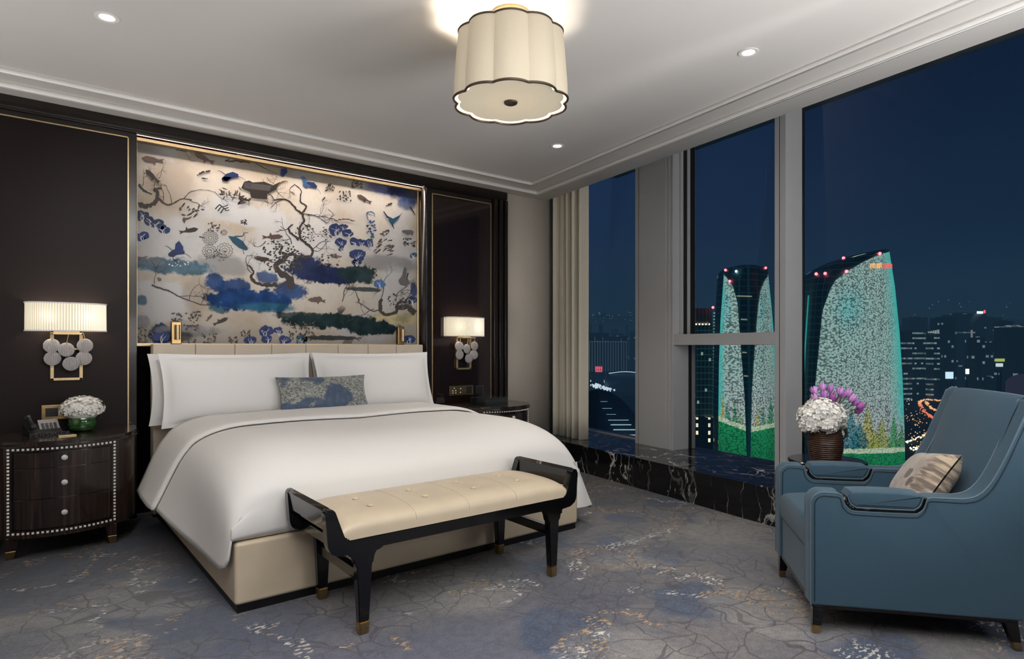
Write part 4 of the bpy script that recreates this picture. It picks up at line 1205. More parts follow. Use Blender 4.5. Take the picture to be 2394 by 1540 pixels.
# broad grey column
b = frame_bm([(-.463, -.012, .0, .30, ZS, ZH), (-.440, -.085, -.004, .05, ZS, ZH), (-.068, -.036, -.004, .05, ZS, ZH)])
struct('trim_6', b, M['alu'])
b = NB(); wbox(b, -.472, -.462, .004, .2, ZS, ZH); struct('trim_7', b, M['alu_dark'], smooth=False)
w2 = thing('window_2', None, None); w2['kind'] = 'structure'
ZB0, ZB1 = 1.218, 1.316
pane(w2, .01, 1.10, ZS, ZB0 + .02); pane(w2, .01, 1.10, ZB1 - .02, ZH)
obj('frame', frame_bm([(-.014, .006, -.006, .21, ZS, ZH)]), M['alu'], w2)
obj('transom', frame_bm([(0, 1.062, .0, .06, ZB0, ZB1), (.0, 1.10, .06, .24, ZB0 + .012, ZB1 - .012)]), M['alu'], w2)
obj('opening_sash', frame_bm([(.006, .030, .07, .115, ZB1, ZH), (.010, .047, .14, .235, ZB1, ZH)]), M['alu'], w2)
obj('gasket', frame_bm([(.028, .036, .10, .22, ZB1, ZH), (.046, .050, .17, .23, ZB1, ZH), (.004, .009, .19, .23, ZS, ZB0)]), M['alu_dark'], w2)
b = frame_bm([(1.060, 1.098, .0, .215, ZS, ZH), (1.104, 1.157, .0, .215, ZS, ZH)])
struct('trim_8', b, M['alu'])
b = NB(); wbox(b, 1.096, 1.106, .003, .21, ZS, ZH); wbox(b, 1.155, 1.160, .198, .225, ZS, ZH); struct('trim_9', b, M['alu_dark'], smooth=False)
w3 = thing('window_3', None, None); w3['kind'] = 'structure'
pane(w3, 1.12, 6.6, ZS, ZH)
obj('frame', frame_bm([(6.55, 6.65, .0, .25, ZS, ZH)]), M['alu'], w3)

# curtain
cu = thing('curtain', 'beige full-height curtain gathered in the corner beside the beige wall', 'curtain', tuple(WP(-1.2, -.31, ZS)))
o0 = WP(-1.2, -.31, ZS)
bm = NB()
def cur(off):
    def f(u, v):
        s = -1.47 + .56 * u
        ph = u * 2*pi * 5.2
        d = -.31 + .048 * sin(ph) + .012 * sin(ph * 2.3 + 1 + v) + off
        s += .012 * sin(ph * 1.1 + .5)
        return WP(s, d, ZS + .003 + (3.40 - ZS) * v) - o0
    return f
grid(bm, cur(0), 150, 12)
o = obj('drape', bm, M['curtain'], cu, ang=80)
md = o.modifiers.new('thick', 'SOLIDIFY'); md.thickness = .004
bm = NB()
cyl(bm, WP(-1.5, -.31, 3.405) - o0, WP(-.85, -.31, 3.405) - o0, .012, n=12); obj('track', bm, M['alu'], cu)

# ================================================================ ARMCHAIR
AC = Vector((2.591, 1.25)); ang = R(-50.5)
SD_ = Vector((cos(ang), sin(ang))); WD_ = Vector((-SD_.y, SD_.x)); CW = .705
# local frame: x across the chair (0 = near arm's outer face), y front to back
chair = bpy.data.objects.new('armchair', None); C.objects.link(chair); chair.empty_display_size = .05
tag(chair, 'slate blue upholstered armchair with black legs by the right window', 'armchair')
Mc = Matrix(((WD_.x, SD_.x, 0, AC.x), (WD_.y, SD_.y, 0, AC.y), (0, 0, 1, 0), (0, 0, 0, 1)))
chair.matrix_world = Mc
top_line = smoothline([(.56, .592), (.61, .606), (.655, .650), (.70, .735), (.745, .845), (.785, .945), (.80, .985)], 5)
notch = [(.105, .594), (.118, .588)] + [(.118 + .012*k/4 + .0, .588 - .045*k/4) for k in range(1, 4)] + smoothline([(.132, .545), (.150, .528), (.180, .522), (.375, .522), (.405, .528), (.425, .548), (.438, .588)], 4) + [(.452, .592)]
notch = [tuple(p) for p in notch]
body = [(0.0, .125), (0.0, .545)] + arcpts(.05, .545, .05, pi, pi/2, 6)[1:] + notch + [tuple(p) for p in top_line] + [(.825, 1.0), (.865, .99), (.875, .97), (.835, .70), (.79, .40), (.772, .125)]
TH = .095
for x0 in (0, CW - TH):
    bm = NB(); softprism(bm, body, lambda a, c, d: (d, a, c), x0, x0 + TH, .009)
    sp = obj('side_panel', bm, M['chair'], chair, ang=40)
    bm = NB()
    for xx in (x0 + .004, x0 + TH - .004):
        edge = [(xx, p[0] + .0, p[1] + .0) for p in body[:8]] + [(xx, p[0], p[1]) for p in body[8:-4]]
        tube(bm, edge, .0042, 6)
    obj('piping', bm, M['piping'], sp)
    bm = NB()
    for xx in ((x0 - .0005), (x0 + TH + .0005)):
        ins = [(0.014, .14), (.014, .545)] + arcpts(.055, .540, .042, pi, pi/2, 6)[1:] + [(.098, .580)] + [(p[0] + (.0 if i > 8 else -.006), p[1] - .012) for i, p in enumerate(notch[1:-1])] + [(.452, .580)] + [(p[0] + .008, p[1] - .014) for p in top_line]
        tube(bm, [(xx, a, b) for a, b in ins], .0022, 5)
    obj('stitched_seam', bm, M['piping_dark'], sp)
    # black band and padded armrest lying in the notch
    nn = notch[2:-1]
    inner = [(p[0], p[1]) for p in nn]
    cy_, cz_ = .285, .60
    def inset_(k): return [(cy_ + (p[0] - cy_) * (1 - k / .16), p[1] + k * (1 - ((p[0] - cy_) / .165) ** 8 * .8)) for p in nn]
    b2 = inset_(.017)
    bm = NB(); prism(bm, inner + b2[::-1], lambda a, c, d: (d, a, c), x0 + .004, x0 + TH - .004, 0); obj('dark_band', bm, M['black'], sp, smooth=False)
    pad = inset_(.019)
    topc = [(pad[-1][0] - .012, .606), ((pad[-1][0]*.7 + pad[0][0]*.3), .611), ((pad[-1][0]*.3 + pad[0][0]*.7), .611), (pad[0][0] + .012, .606)]
    bm = NB(); softprism(bm, pad + topc, lambda a, c, d: (d, a, c), x0 - .004, x0 + TH + .004, .012); pd = obj('armrest_pad', bm, M['chair'], sp, ang=40)
    bm = NB()
    for xx in (x0 - .004, x0 + TH + .004): tube(bm, [(xx, a, b) for a, b in pad], .003, 5)
    obj('pad_piping', bm, M['piping'], pd)
# seat
bm = NB(); box(bm, TH, CW - TH, .012, .70, .125, .33, .01, 3); obj('seat_base', bm, M['chair'], chair)
bm = NB()
def seatc(u, v):
    x = TH - .004 + (CW - 2*TH + .008) * u
    e = max(0, 1 - abs(2*u - 1) ** 6)
    path = smoothline([(.014, .325), (.006, .34), (.0, .40), (.008, .445), (.035, .462), (.15, .472), (.35, .468), (.62, .45)], 6)
    k = v * (len(path) - 1); i = min(int(k), len(path) - 2); p = path[i].lerp(path[i+1], k - i)
    return Vector((x, p.x, p.y - .012 * (1 - e) * (1 if v > .4 else 0)))
grid(bm, seatc, 24, 48); obj('seat_cushion', bm, M['chair'], chair, ang=80)
# inner back
bm = NB()
bp = smoothline([(.60, .40), (.625, .50), (.665, .62), (.715, .76), (.755, .88), (.785, .955), (.815, 1.0), (.855, .995)], 6)
def backc(u, v):
    x = TH - .02 + (CW - 2*TH + .04) * u
    k = v * (len(bp) - 1); i = min(int(k), len(bp) - 2); p = bp[i].lerp(bp[i+1], k - i)
    e = 1 - abs(2*u - 1) ** 3
    return Vector((x, p.x - .022 * e * sin(pi * min(1, v * 1.05)), p.y + .006 * e * v))
grid(bm, backc, 24, 50)
prism(bm, [(.60, .30), (.79, .30), (.875, .97), (.855, .993), (.82, .993)] + [tuple(p + Vector((.02, 0))) for p in bp[-14:0:-4]], lambda a, c, d: (d, a, c), TH - .02, CW - TH + .02, .006)
prism(bm, [(.70, .125), (.772, .125), (.835, .70), (.875, .97), (.86, .985), (.80, .7), (.74, .4)], lambda a, c, d: (d, a, c), TH - .02, CW - TH + .02, .004)
obj('backrest', bm, M['chair'], chair, ang=50)
bm = NB(); box(bm, .012, CW - .012, .014, .762, .108, .128, .004); obj('bottom_rail', bm, M['black'], chair)
for (lx, ly, ox, oy) in ((.035, .035, -.008, -.012), (CW - .035, .035, .008, -.012), (.035, .735, -.008, .03), (CW - .035, .735, .008, .03)):
    def lg(z0, z1, w0, w1):
        q = bmesh.new(); bmesh.ops.create_cube(q, size=1)
        for v in q.verts:
            lo = v.co.z < 0; w = w0 if lo else w1; zz = z0 if lo else z1; k = 1 - zz / .12
            v.co = Vector((lx + ox*k + v.co.x*2*w, ly + oy*k + v.co.y*2*w, zz))
        bmesh.ops.bevel(q, geom=q.edges[:], offset=.003, segments=2, affect='EDGES')
        b = NB(); merge(b, q); return b
    l_ = obj('leg', lg(.034, .115, .0165, .024), M['black'], chair); obj('brass_cap', lg(0, .035, .0135, .0168), M['brass'], l_)
def m_spots():
    k = NT('spotted_fur_cushion'); v = k.coord()
    n = k.noise(v, 12, 3, .6); sp = k.rng(k.math('ADD', k.voro(k.vm('ADD', v, k.vm('MULTIPLY', k.noise(v, 18, 3, out=1), (.035, .035, 0))), 9.5), k.math('MULTIPLY', n, .25)), .46, .40)
    base = k.mix(k.rng(n, .35, .65), (.33, .28, .24), (.44, .39, .34))
    sx = k.sep(v)
    rag = k.rng(k.math('ADD', k.math('MULTIPLY', sx[0], 1.0), k.math('MULTIPLY', k.math('SUBTRACT', k.noise(k.mapv(v, (4, 40, 1)), 1, 3), .5), .16)), .110, .130)
    wave = k.noise(k.mapv(v, (6, 26, 1)), 1.2, 4, .6, 1.0)
    streak = k.mix(k.rng(wave, .38, .62), (.15, .12, .105), (.52, .42, .30))
    c = k.mix(k.math('MULTIPLY', sp, .9), base, (.09, .055, .04))
    c = k.mix(rag, c, streak)
    k.set(Base_Color=c, Roughness=.9, Sheen_Weight=.3); k.bump(k.noise(v, 200, 2), .2, .003)
    return k.m
cc = Mc @ Vector((.30, .535, .60))
pillow('throw_cushion', 'beige spotted throw cushion with striped end resting on the blue armchair seat', 'cushion', .40, .30, .15, tuple(cc), R(56), m_spots(), yaw=ang + 3*pi/2 - R(8), roll=R(10), pinch=.08, n=30)

# ================================================================ SIDE TABLE, VASE, FLOWERS
TX, TY, TZ = 3.63, 1.66, .555
t = thing('side_table', 'dark round side table behind the armchair by the window', 'side table', (TX, TY, 0))
bm = NB(); lathe(bm, [(0, .535), (.20, .535), (.205, .54), (.205, .55), (.20, .555), (0, .555)], 48); obj('tabletop', bm, M['black'], t)
bm = NB(); lathe(bm, [(.018, .02), (.018, .535)], 20); obj('column', bm, M['black'], t)
bm = NB(); lathe(bm, [(0, 0), (.14, 0), (.14, .012), (.03, .026), (.018, .05), (0, .05)], 40); obj('foot', bm, M['black'], t)
VX, VY = 3.60, 1.655
t = thing('basket_vase', 'dark brown ribbed basket vase on the side table', 'vase', (VX, VY, TZ))
bm = NB()
prof = [(0, 0), (.082, 0)]
for i in range(17):
    z = .005 + .0115*i; rb = .078 + .014*sin(pi * min(1, i/15)) ; prof += [(rb, z), (rb + .0035, z + .005), (rb, z + .0095)]
prof += [(.074, .200), (.078, .17), (.07, .02), (0, .02)]
lathe(bm, prof, 40); obj('basket', bm, basic('brown_woven_basket', (.055, .026, .016), .35, nscale=50, namt=.3, coat=.3), t)
for k in range(2):
    q = 1 if k else -1
    bm = NB(); tube(bm, [(VX*0 + (.095 + .022*sin(a)) * q * RT.x*1.0, (.095 + .022*sin(a)) * q * RT.y, .15 + .03*cos(a)) for a in [pi*i/10 for i in range(11)]], .005, 6)
    obj('handle', bm, M['bronze'], t)
rt3 = Vector((RT.x, RT.y, 0)); fw3 = Vector((FW.x, FW.y, 0))
rg = random.Random(11)
bm = NB()
for (a, b, c_, r) in ((-.055, -.02, .045, .078), (.035, -.03, .055, .085), (-.02, -.03, .085, .08), (.06, -.02, .015, .06), (-.04, .03, .05, .07), (-.075, -.02, .005, .055), (.0, -.06, .01, .06)):
    p = rt3 * (a - .025) + fw3 * b + Vector((0, 0, c_ - .012))
    hydrangea(bm, p, r, r, r*.85, 150, .0145, rg, -.8)
o = obj('white_hydrangea', bm, M['white_petal'], smooth=False, loc=(VX, VY, TZ + .215)); tag(o, 'full white hydrangea bunch spilling over the basket vase', 'flowers')
def tulip_m(name, c):
    k = NT(name); s_ = k.sep(k.coord()); k.set(Base_Color=k.mix(k.rng(k.noise(k.mapv(k.coord(), (90, 90, 12)), 1, 2), .35, .65), c, tuple(min(1, q*1.5) for q in c)), Roughness=.5, Sheen_Weight=.2); return k.m
TM = [tulip_m('violet_tulip', (.33, .13, .40)), tulip_m('pale_violet_tulip', (.44, .20, .48)), tulip_m('magenta_tulip', (.30, .07, .30))]
# heads laid out as they stand in the fan: (across, up) from the vase mouth, in metres
heads = [(-.035, .305, 1), (.00, .325, 1), (.005, .285, 0), (-.033, .265, 1), (.0, .25, 0), (.045, .315, 0), (.045, .27, 2), (.078, .305, 1), (.075, .245, 0), (.105, .285, 0), (.135, .295, 1), (.15, .265, 1), (.175, .245, 0), (.19, .225, 2), (.195, .20, 2), (.06, .235, 2)]
base_pt = Vector((VX, VY, TZ + .16)) + rt3 * .03 + fw3 * .03
names = ['at the top left of the fan', 'topmost beside the leftmost', 'behind the second from left', 'lowest at the left edge', 'in the lower left cluster', 'in the upper middle of the fan', 'just under the upper middle bloom', 'pale one right of the middle', 'low in the centre above the leaves', 'right of the centre', 'pale one high on the right', 'pale one below the high right bloom', 'on the right shoulder of the fan', 'deep pink second lowest on the right', 'deep pink lowest on the far right', 'small deep pink one nearest the hydrangea']
for i, (a, h, c_) in enumerate(heads):
    tp = Vector((VX, VY, TZ + .07)) + rt3 * a + fw3 * (.02 + rg.uniform(-.02, .03)) + Vector((0, 0, h))
    ax = (tp - base_pt); ax = Vector((ax.x, ax.y, ax.z)).normalized()
    t = thing('tulip', 'violet tulip ' + names[i], 'tulip', tuple(base_pt), group='violet tulips fanning out of the basket vase')
    rot = Vector((0, 0, 1)).rotation_difference(ax).to_matrix().to_4x4()
    bm = NB(); s0 = .026
    for k in range(6):
        an = 2*pi*k/6; inn = .82 if k % 2 else 1.0
        def pt(u, v):
            w = (.62 * sin(pi * (.12 + .80*v))) * (2*u - 1); rr = (.0195 * sin(pi * (.10 + .72*v)) ** .7 + .001) * inn
            return Vector((rr*cos(an + w), rr*sin(an + w), -.004 + .050*v))
        grid(bm, pt, 4, 7)
    bmesh.ops.transform(bm, matrix=Matrix.Translation(tp - base_pt) @ rot, verts=bm.verts)
    obj('bloom', bm, TM[c_], t)
    bm = NB(); mid = (tp - base_pt) * .55 + Vector((0, 0, .02)); tube(bm, smoothline([(0, 0, 0), mid, tp - base_pt], 5), .0028, 6); obj('stem', bm, M['green'], t)
bm = NB()
for i in range(26):
    a = rg.uniform(-.04, .17); h = rg.uniform(.10, .22) - abs(a)*.25; tp = rt3 * a + fw3 * rg.uniform(-.03, .04) + Vector((0, 0, h))
    p0 = Vector((rg.uniform(-.02, .02), rg.uniform(-.02, .02), 0)); sd = rt3 * rg.uniform(-1, 1) + fw3 * rg.uniform(-1, 1); sd.normalize()
    pts = smoothline([p0, (p0 + tp)*.5 + Vector((0, 0, .03)), tp], 6)
    for j in range(len(pts) - 1):
        w0 = .011 * sin(pi * (j + .3)/len(pts)); w1 = .011 * sin(pi * (j + 1.3)/len(pts)) if j < len(pts) - 2 else .0005
        bm.faces.new([bm.verts.new(q) for q in (pts[j] - sd*w0, pts[j] + sd*w0, pts[j+1] + sd*w1, pts[j+1] - sd*w1)])
o = obj('tulip_leaves', bm, M['dgreen'], loc=tuple(base_pt)); tag(o, 'dark green tulip leaves among the stems in the basket vase', 'leaves', kind='stuff')
bm = NB()
tube(bm, smoothline([(0, 0, 0), rt3*.06 + Vector((0, 0, .03)), rt3*.10 + Vector((0, 0, -.01)), rt3*.105 + Vector((0, 0, -.06))], 6), [.008]*19, 6)
o = obj('drooping_leaf', bm, M['dgreen'], loc=tuple(base_pt + Vector((0, 0, .03)))); tag(o, 'single dark leaf curling down at the right side of the basket vase', 'leaf')

exec_city = True
# ================================================================ CITY OUTSIDE
GZ = -80.0
def m_windows(name, base, col, dens, st, cw=3.0, ch=3.6, band=0.0, gridc=None, rough=.4, wx=.55, wz=.5):
    k = NT(name); s_ = k.sep(k.coord())
    x = k.math('DIVIDE', k.math('ADD', s_[0], k.math('MULTIPLY', s_[1], 1.0)), cw); z = k.math('DIVIDE', s_[2], ch)
    fx, fz = k.math('FLOOR', x), k.math('FLOOR', z)
    wn = k.new('ShaderNodeTexWhiteNoise'); wn.noise_dimensions = '3D'; k.l.new(k.comb(fx, fz, 0), wn.inputs['Vector'])
    on = k.math('GREATER_THAN', wn.outputs[0], 1 - dens)
    if band:
        wb = k.new('ShaderNodeTexWhiteNoise'); wb.noise_dimensions = '3D'; k.l.new(k.comb(k.math('FLOOR', k.math('DIVIDE', x, 7)), fz, 3.0), wb.inputs['Vector'])
        on = k.math('MAXIMUM', on, k.math('GREATER_THAN', wb.outputs[0], 1 - band))
    mx_ = k.math('MULTIPLY', k.math('LESS_THAN', k.math('FRACT', x), wx if not band else .9), k.math('LESS_THAN', k.math('FRACT', z), wz if not band else .32))
    e = k.math('MULTIPLY', k.math('MULTIPLY', on, mx_), k.math('ADD', k.math('MULTIPLY', wn.outputs[0], .8), .2))
    colr = k.mix(k.rng(k.noise(k.comb(fx, fz, 0), .7, 1), .4, .6), col, tuple(min(1, q*1.0) for q in (col[0]*.6 + .2, col[1]*.9, col[2]*1.1)))
    if gridc:
        g = k.math('MAXIMUM', k.math('LESS_THAN', k.math('FRACT', x), .12), k.math('LESS_THAN', k.math('FRACT', z), .14))
        em = k.vm('ADD', k.vm('SCALE', colr) if False else k.mix(e, (0, 0, 0), tuple(q * st for q in col)), k.mix(g, (0, 0, 0), gridc))
        k.set(Emission_Color=em, Emission_Strength=1.0)
    else:
        k.set(Emission_Color=colr, Emission_Strength=k.math('MULTIPLY', e, st))
    k.set(Base_Color=base, Roughness=rough)
    return k.m
TEAL = (.10, .20, .24); DK = (.055, .10, .12)
MW = {
 'teal': m_windows('teal_office_windows', DK, (.35, .62, .56), .12, .6, 7, 8),
 'band': m_windows('banded_office_windows', DK, (.42, .62, .54), .12, .75, 4.2, 7.8, .42),
 'warm': m_windows('warm_office_windows', (.05, .09, .11), (.85, .62, .32), .22, 1.2, 4, 4),
 'far': m_windows('faint_far_windows', (.05, .09, .13), (.45, .50, .50), .06, .6, 12, 10),
 'farb': m_windows('faint_far_bands', (.05, .09, .12), (.42, .52, .5), .08, .6, 9, 10, .08),
 'hotel': m_windows('teal_grid_tower_windows', (.03, .10, .10), (.45, .70, .60), .05, .5, 2.7, 4.2, 0, (.004, .034, .036)),
 'podium': m_windows('lit_podium_windows', (.03, .07, .07), (1.0, .85, .50), .42, 1.6, 4.2, 5.2, wx=.38, wz=.5),
 'dark': basic('dark_roof_metal', (.04, .075, .08), .5),
 'dark2': basic('dark_blue_podium', (.05, .11, .18), .6),
 'hill': basic('hazy_hillside', (.06, .12, .17), .9),
}
def bbox_building(name, label, px0, px1, pyt, D, mat, depth=None, yaw=0.0, group=None, base=None, cat='building', extra=None):
    """a block standing on the ground at distance D; px/py are only used to choose its real width and height"""
    a = P3(px0, pyt, D); b = P3(px1, pyt, D)
    w = (b - a).length; cx = (a + b) / 2; h = cx.z - (GZ if base is None else base); dp = depth or w * .7
    t = thing(name, label, cat, (cx.x, cx.y, GZ if base is None else base), math.atan2((b-a).y, (b-a).x) + yaw, group)
    bm = NB(); box(bm, -w/2, w/2, 0, dp, 0, h)
    box(bm, -w*.3, w*.25, dp*.3, dp*.7, h, h + w*.05)
    obj('walls', bm, mat, t, smooth=False)
    return t, w, h, dp
# ground
bm = NB(); box(bm, 40, 9000, -7000, 8000, GZ - 4, GZ)
k = NT('city_ground'); n = k.noise(k.coord(), .01, 4); k.set(Base_Color=k.mix(k.rng(n, .4, .6), (.03, .06, .055), (.05, .08, .07)), Roughness=.9)
o = obj('city_ground', bm, k.m, smooth=False); o['kind'] = 'structure'; o.name = 'ground'
# night haze hanging over the city
bm = NB(); box(bm, 60, 8000, -6000, 7000, GZ - 2, 150)
k = NT('night_haze'); k.n.remove(k.p)
va = k.new('ShaderNodeVolumeAbsorption'); va.inputs[0].default_value = (0, 0, 0, 1); va.inputs[1].default_value = .0006
ve = k.new('ShaderNodeEmission'); ve.inputs[0].default_value = (.22, .58, 1.0, 1); ve.inputs[1].default_value = .0006 * .058
ad = k.new('ShaderNodeAddShader'); k.l.new(va.outputs[0], ad.inputs[0]); k.l.new(ve.outputs[0], ad.inputs[1]); k.l.new(ad.outputs[0], k.out.inputs['Volume'])
o = obj('night_haze', bm, k.m, smooth=False); tag(o, 'thin blue night haze hanging over the whole city', 'haze', kind='stuff')

# --- twin towers with LED fronts
def led_material():
    k = NT('led_media_facade'); at = k.new('ShaderNodeAttribute'); at.attribute_name = 'led'
    dt = k.new('ShaderNodeAttribute'); dt.attribute_name = 'dot'
    v = k.coord(); x = k.vm('MULTIPLY', v, (1.0, 1.0, 1.0))
    d = k.voro(k.mapv(v, (1, .4, .9)), 1.25, rnd=.8)
    wn = k.noise(k.mapv(v, (1, 1, 1)), 3.2, 1)
    dots = k.math('MAXIMUM', k.rng(d, .62, .42), k.rng(wn, .58, .64))
    dots = k.math('ADD', k.math('MULTIPLY', dots, .82), .18)
    f = k.math('MULTIPLY_ADD', dt.outputs['Fac'], k.math('SUBTRACT', dots, 1.0), 1.0)
    k.set(Base_Color=(.01, .03, .03), Emission_Color=k.mix(1.0, at.outputs['Color'], k.comb(f, f, f), 'MULTIPLY'), Emission_Strength=1.0, Roughness=.5)
    return k.m
LED = led_material()
def interp(tab, y):
    tab = sorted(tab)
    if y <= tab[0][0]: return tab[0][1]
    for (a, va_), (b, vb) in zip(tab, tab[1:]):
        if y <= b: return va_ + (vb - va_) * (y - a) / (b - a)
    return tab[-1][1]
def mixc(a, b, t): t = max(0, min(1, t)); return tuple(a[i] + (b[i] - a[i]) * t for i in range(3))
def hash1(i, j=0): 
    q = sin(i * 127.1 + j * 311.7) * 43758.5453; return q - math.floor(q)
LGREY, LTEAL, LGREEN, LPALE, LYEL, LTREE = (.33, .50, .46), (.035, .48, .43), (.008, .20, .065), (.50, .62, .42), (.40, .40, .10), (.02, .17, .16)
def led_pattern(px, py, edgef, x01, trees):
    """colour of the film on the facade: sky, conifers, meadow; py in photograph rows"""
    c = mixc(LGREY, (.46, .46, .47), max(0, (py - 850) / 160) * .7)
    c = mixc(c, (.06, .50, .52), .55 * math.exp(-(((x01 - .35) / .18) ** 2 + ((py - 720) / 45) ** 2)))
    c = mixc(c, LTEAL, edgef)
    dot = 1 - .75 * edgef
    for (tx, ttop, tw, col) in trees:
        for q in range(1):
            hh = py - ttop
            if 0 < hh < 200:
                wd = tw * min(1, hh / 75.0) * (.62 + .38 * ((hh % 17) / 17.0))
                if abs(px - tx) < wd: c = mixc(c, col, .8)
    return c, dot
def facade(name, parent, yl, yr, xl, xr, toprow, botrow, pt3, ringrow, trees, nx=90, nz=260, edge_side='R'):
    bm = NB(); lay = bm.verts.layers.float_color.new('led'); ld = bm.verts.layers.float.new('dot')
    V = []
    for j in range(nz + 1):
        row = []
        for i in range(nx + 1):
            a = i / nx
            # column-wise top limit follows the sloping crown
            pxt = xl(botrow) * (1 - a) + xr(botrow) * a
            b = j / nz
            # find top row for this column
            yt = toprow(a); py = botrow + (yt - botrow) * b
            px = xl(py) * (1 - a) + xr(py) * a
            v = bm.verts.new(pt3(px, py, .6))
            ef = max(0, (a - .80) / .20) ** 1.5 if 'R' in edge_side else 0
            if 'L' in edge_side: ef = max(ef, max(0, (.28 - a) / .28) ** .8)
            ef *= 1 if py < 960 else max(0, 1 - (py - 960) / 60)
            c, dt = led_pattern(px, py, ef, a, trees)
            rr = ringrow(a)
            if py > rr + 6: c = mixc((.012, .26, .09), (.008, .18, .06), (py - rr) / 60); dt = .8
            elif py > rr - 5: c = LPALE; dt = .55
            v[lay] = (*c, 1); v[ld] = dt
            row.append(v)
        V.append(row)
    for j in range(nz):
        for i in range(nx): bm.faces.new((V[j][i], V[j][i+1], V[j+1][i+1], V[j+1][i]))
    return obj(name, bm, LED, parent, ang=60)
def tower(name, label, D, rowsL, rowsR, top, depthf, capmat):
    c0 = P3((interp(rowsL, 900) + interp(rowsR, 900)) / 2, 811, D)
    t = thing(name, label, 'skyscraper', (c0.x, c0.y, GZ), group='twin towers with light displays')
    def pt3(px, py, off=0.0):
        L, Rr = interp(rowsL, py), interp(rowsR, py)
        u = max(-1, min(1, (2*px - L - Rr) / (Rr - L)))
        dd = depthf * (1 - sqrt(max(0, 1 - u*u*.96)))
        return P3(px, py, D + dd - off) - Vector((c0.x, c0.y, GZ))
    bm = NB(); rows = [top + (1130 - top) * i / 70 for i in range(71)] + [1560]
    NU = 40; F_ = []; Bk = []
    for py in rows:
        L, Rr = interp(rowsL, py), interp(rowsR, py)
        F_.append([bm.verts.new(pt3(L + (Rr - L) * (.5 - .5*cos(pi*i/NU)), py)) for i in range(NU + 1)])
        Bk.append([bm.verts.new(pt3(L + (Rr - L) * (.5 - .5*cos(pi*i/NU)), py) * 1 + Vector((FW.x, FW.y, 0)) * (2 + 2*depthf * sin(pi * i / NU))) for i in range(NU + 1)])
    for A, sgn in ((F_, 1), (Bk, -1)):
        for j in range(len(rows) - 1):
            for i in range(NU): bm.faces.new((A[j][i], A[j][i+1], A[j+1][i+1], A[j+1][i]))
    for j in range(len(rows) - 1):
        bm.faces.new((F_[j][0], F_[j+1][0], Bk[j+1][0], Bk[j][0])); bm.faces.new((F_[j][NU], F_[j+1][NU], Bk[j+1][NU], Bk[j][NU]))
    for i in range(NU): bm.faces.new((F_[0][i], F_[0][i+1], Bk[0][i+1], Bk[0][i]))
    obj('glass_body', bm, capmat, t, ang=40)
    return t, pt3, c0
m_body = m_windows('dark_teal_tower_glass', (.03, .12, .13), (.75, .85, .60), .012, .8, 3, 3.6, 0, (.0012, .014, .018))
# right tower
RL = [(582, 2066), (586, 2050), (590, 2022), (595, 2000), (602, 1972), (613, 1945), (625, 1922), (636, 1905), (647, 1896), (663, 1892), (680, 1889), (815, 1880), (924, 1875), (1069, 1871), (1560, 1866)]
RRr = [(582, 2078), (587, 2080), (669, 2093), (778, 2104), (887, 2111), (996, 2115), (1084, 2117), (1560, 2122)]
tr, pR, cR = tower('led_tower', 'tall curved tower with a green and silver light display and slanted crown, right window', 330, RL, RRr, 582, 16, m_body)
FL = [(587, 2072), (607, 2035), (633, 1984), (650, 1957), (673, 1936), (716, 1924), (770, 1914), (840, 1904), (924, 1895), (1084, 1888)]
topt = [(0, 730), (.06, 676), (.12, 655), (.25, 637), (.36, 627), (.55, 611), (.75, 599), (1.0, 588)]
def topR(a):
    return interp(topt, a)
def xlR(py):
    return 1888 + (1924 - 1888) * min(1, (1084 - py) / (1084 - 716)) if py > 716 else 1924 + (716 - py) * .18
treesR = [(1990, 958, 26, (.02, .20, .24)), (2028, 948, 22, (.42, .40, .08)), (2010, 985, 40, (.02, .17, .20)), (2062, 975, 26, (.30, .36, .06)), (2090, 965, 16, (.02, .30, .07)), (1940, 968, 30, (.02, .20, .22)), (2045, 1000, 34, (.32, .36, .07)), (2108, 985, 14, (.01, .25, .07))]
facade('light_display', tr, 0, 0, xlR, lambda py: interp(RRr, py) - .6, topR, 1120, pR, lambda a: 1050 + 4*sin(pi*a), treesR, edge_side='R')
bm = NB(); V0 = None
for py in [690 + 10*i for i in range(45)]:
    x0 = interp(RL, py); q = [bm.verts.new(pR(x0 + d, py, .8)) for d in (.4, 3.0 + (py - 690)*.004)]
    if V0: bm.faces.new((V0[0], V0[1], q[1], q[0]))
    V0 = q
obj('lit_edge', bm, emit('teal_lit_edge', (.03, .42, .40), .75), tr)
# left tower
TL = [(619, 1735), (622, 1712), (626, 1700), (632, 1694), (641, 1692), (749, 1684), (850, 1680.4), (985, 1679), (1069, 1679), (1560, 1678)]
TR = [(619, 1765), (622, 1785), (626, 1792), (630, 1795), (644, 1796.5), (715, 1804), (776, 1809), (850, 1814), (985, 1820), (1560, 1826)]
tl, pL, cL = tower('led_tower', 'tower with two lit green side fins and dark funnel centre, through the middle window', 350, TL, TR, 619, 14, m_body)
VL = [(644, 1694), (646, 1697), (671, 1714), (708, 1724), (799, 1731), (934, 1741), (1069, 1746), (1130, 1747)]
VR = [(643, 1795), (660, 1786), (678, 1778), (722, 1772), (810, 1765), (917, 1758), (1066, 1755), (1130, 1754)]
treesL = [(1690, 918, 9, (.42, .36, .06)), (1700, 935, 12, (.02, .22, .22)), (1718, 932, 11, (.02, .25, .10)), (1730, 955, 12, (.10, .32, .10)), (1770, 945, 10, (.35, .36, .08)), (1785, 940, 9, (.02, .26, .08)), (1802, 925, 11, (.02, .28, .10)), (1705, 960, 16, (.02, .25, .12))]
facade('light_display', tl, 0, 0, lambda py: interp(TL, py) + .3, lambda py: interp(VL, py), lambda a: 638 + 10*a, 1120, pL, lambda a: 977 + 24 * a, treesL, 40, 240, 'L')
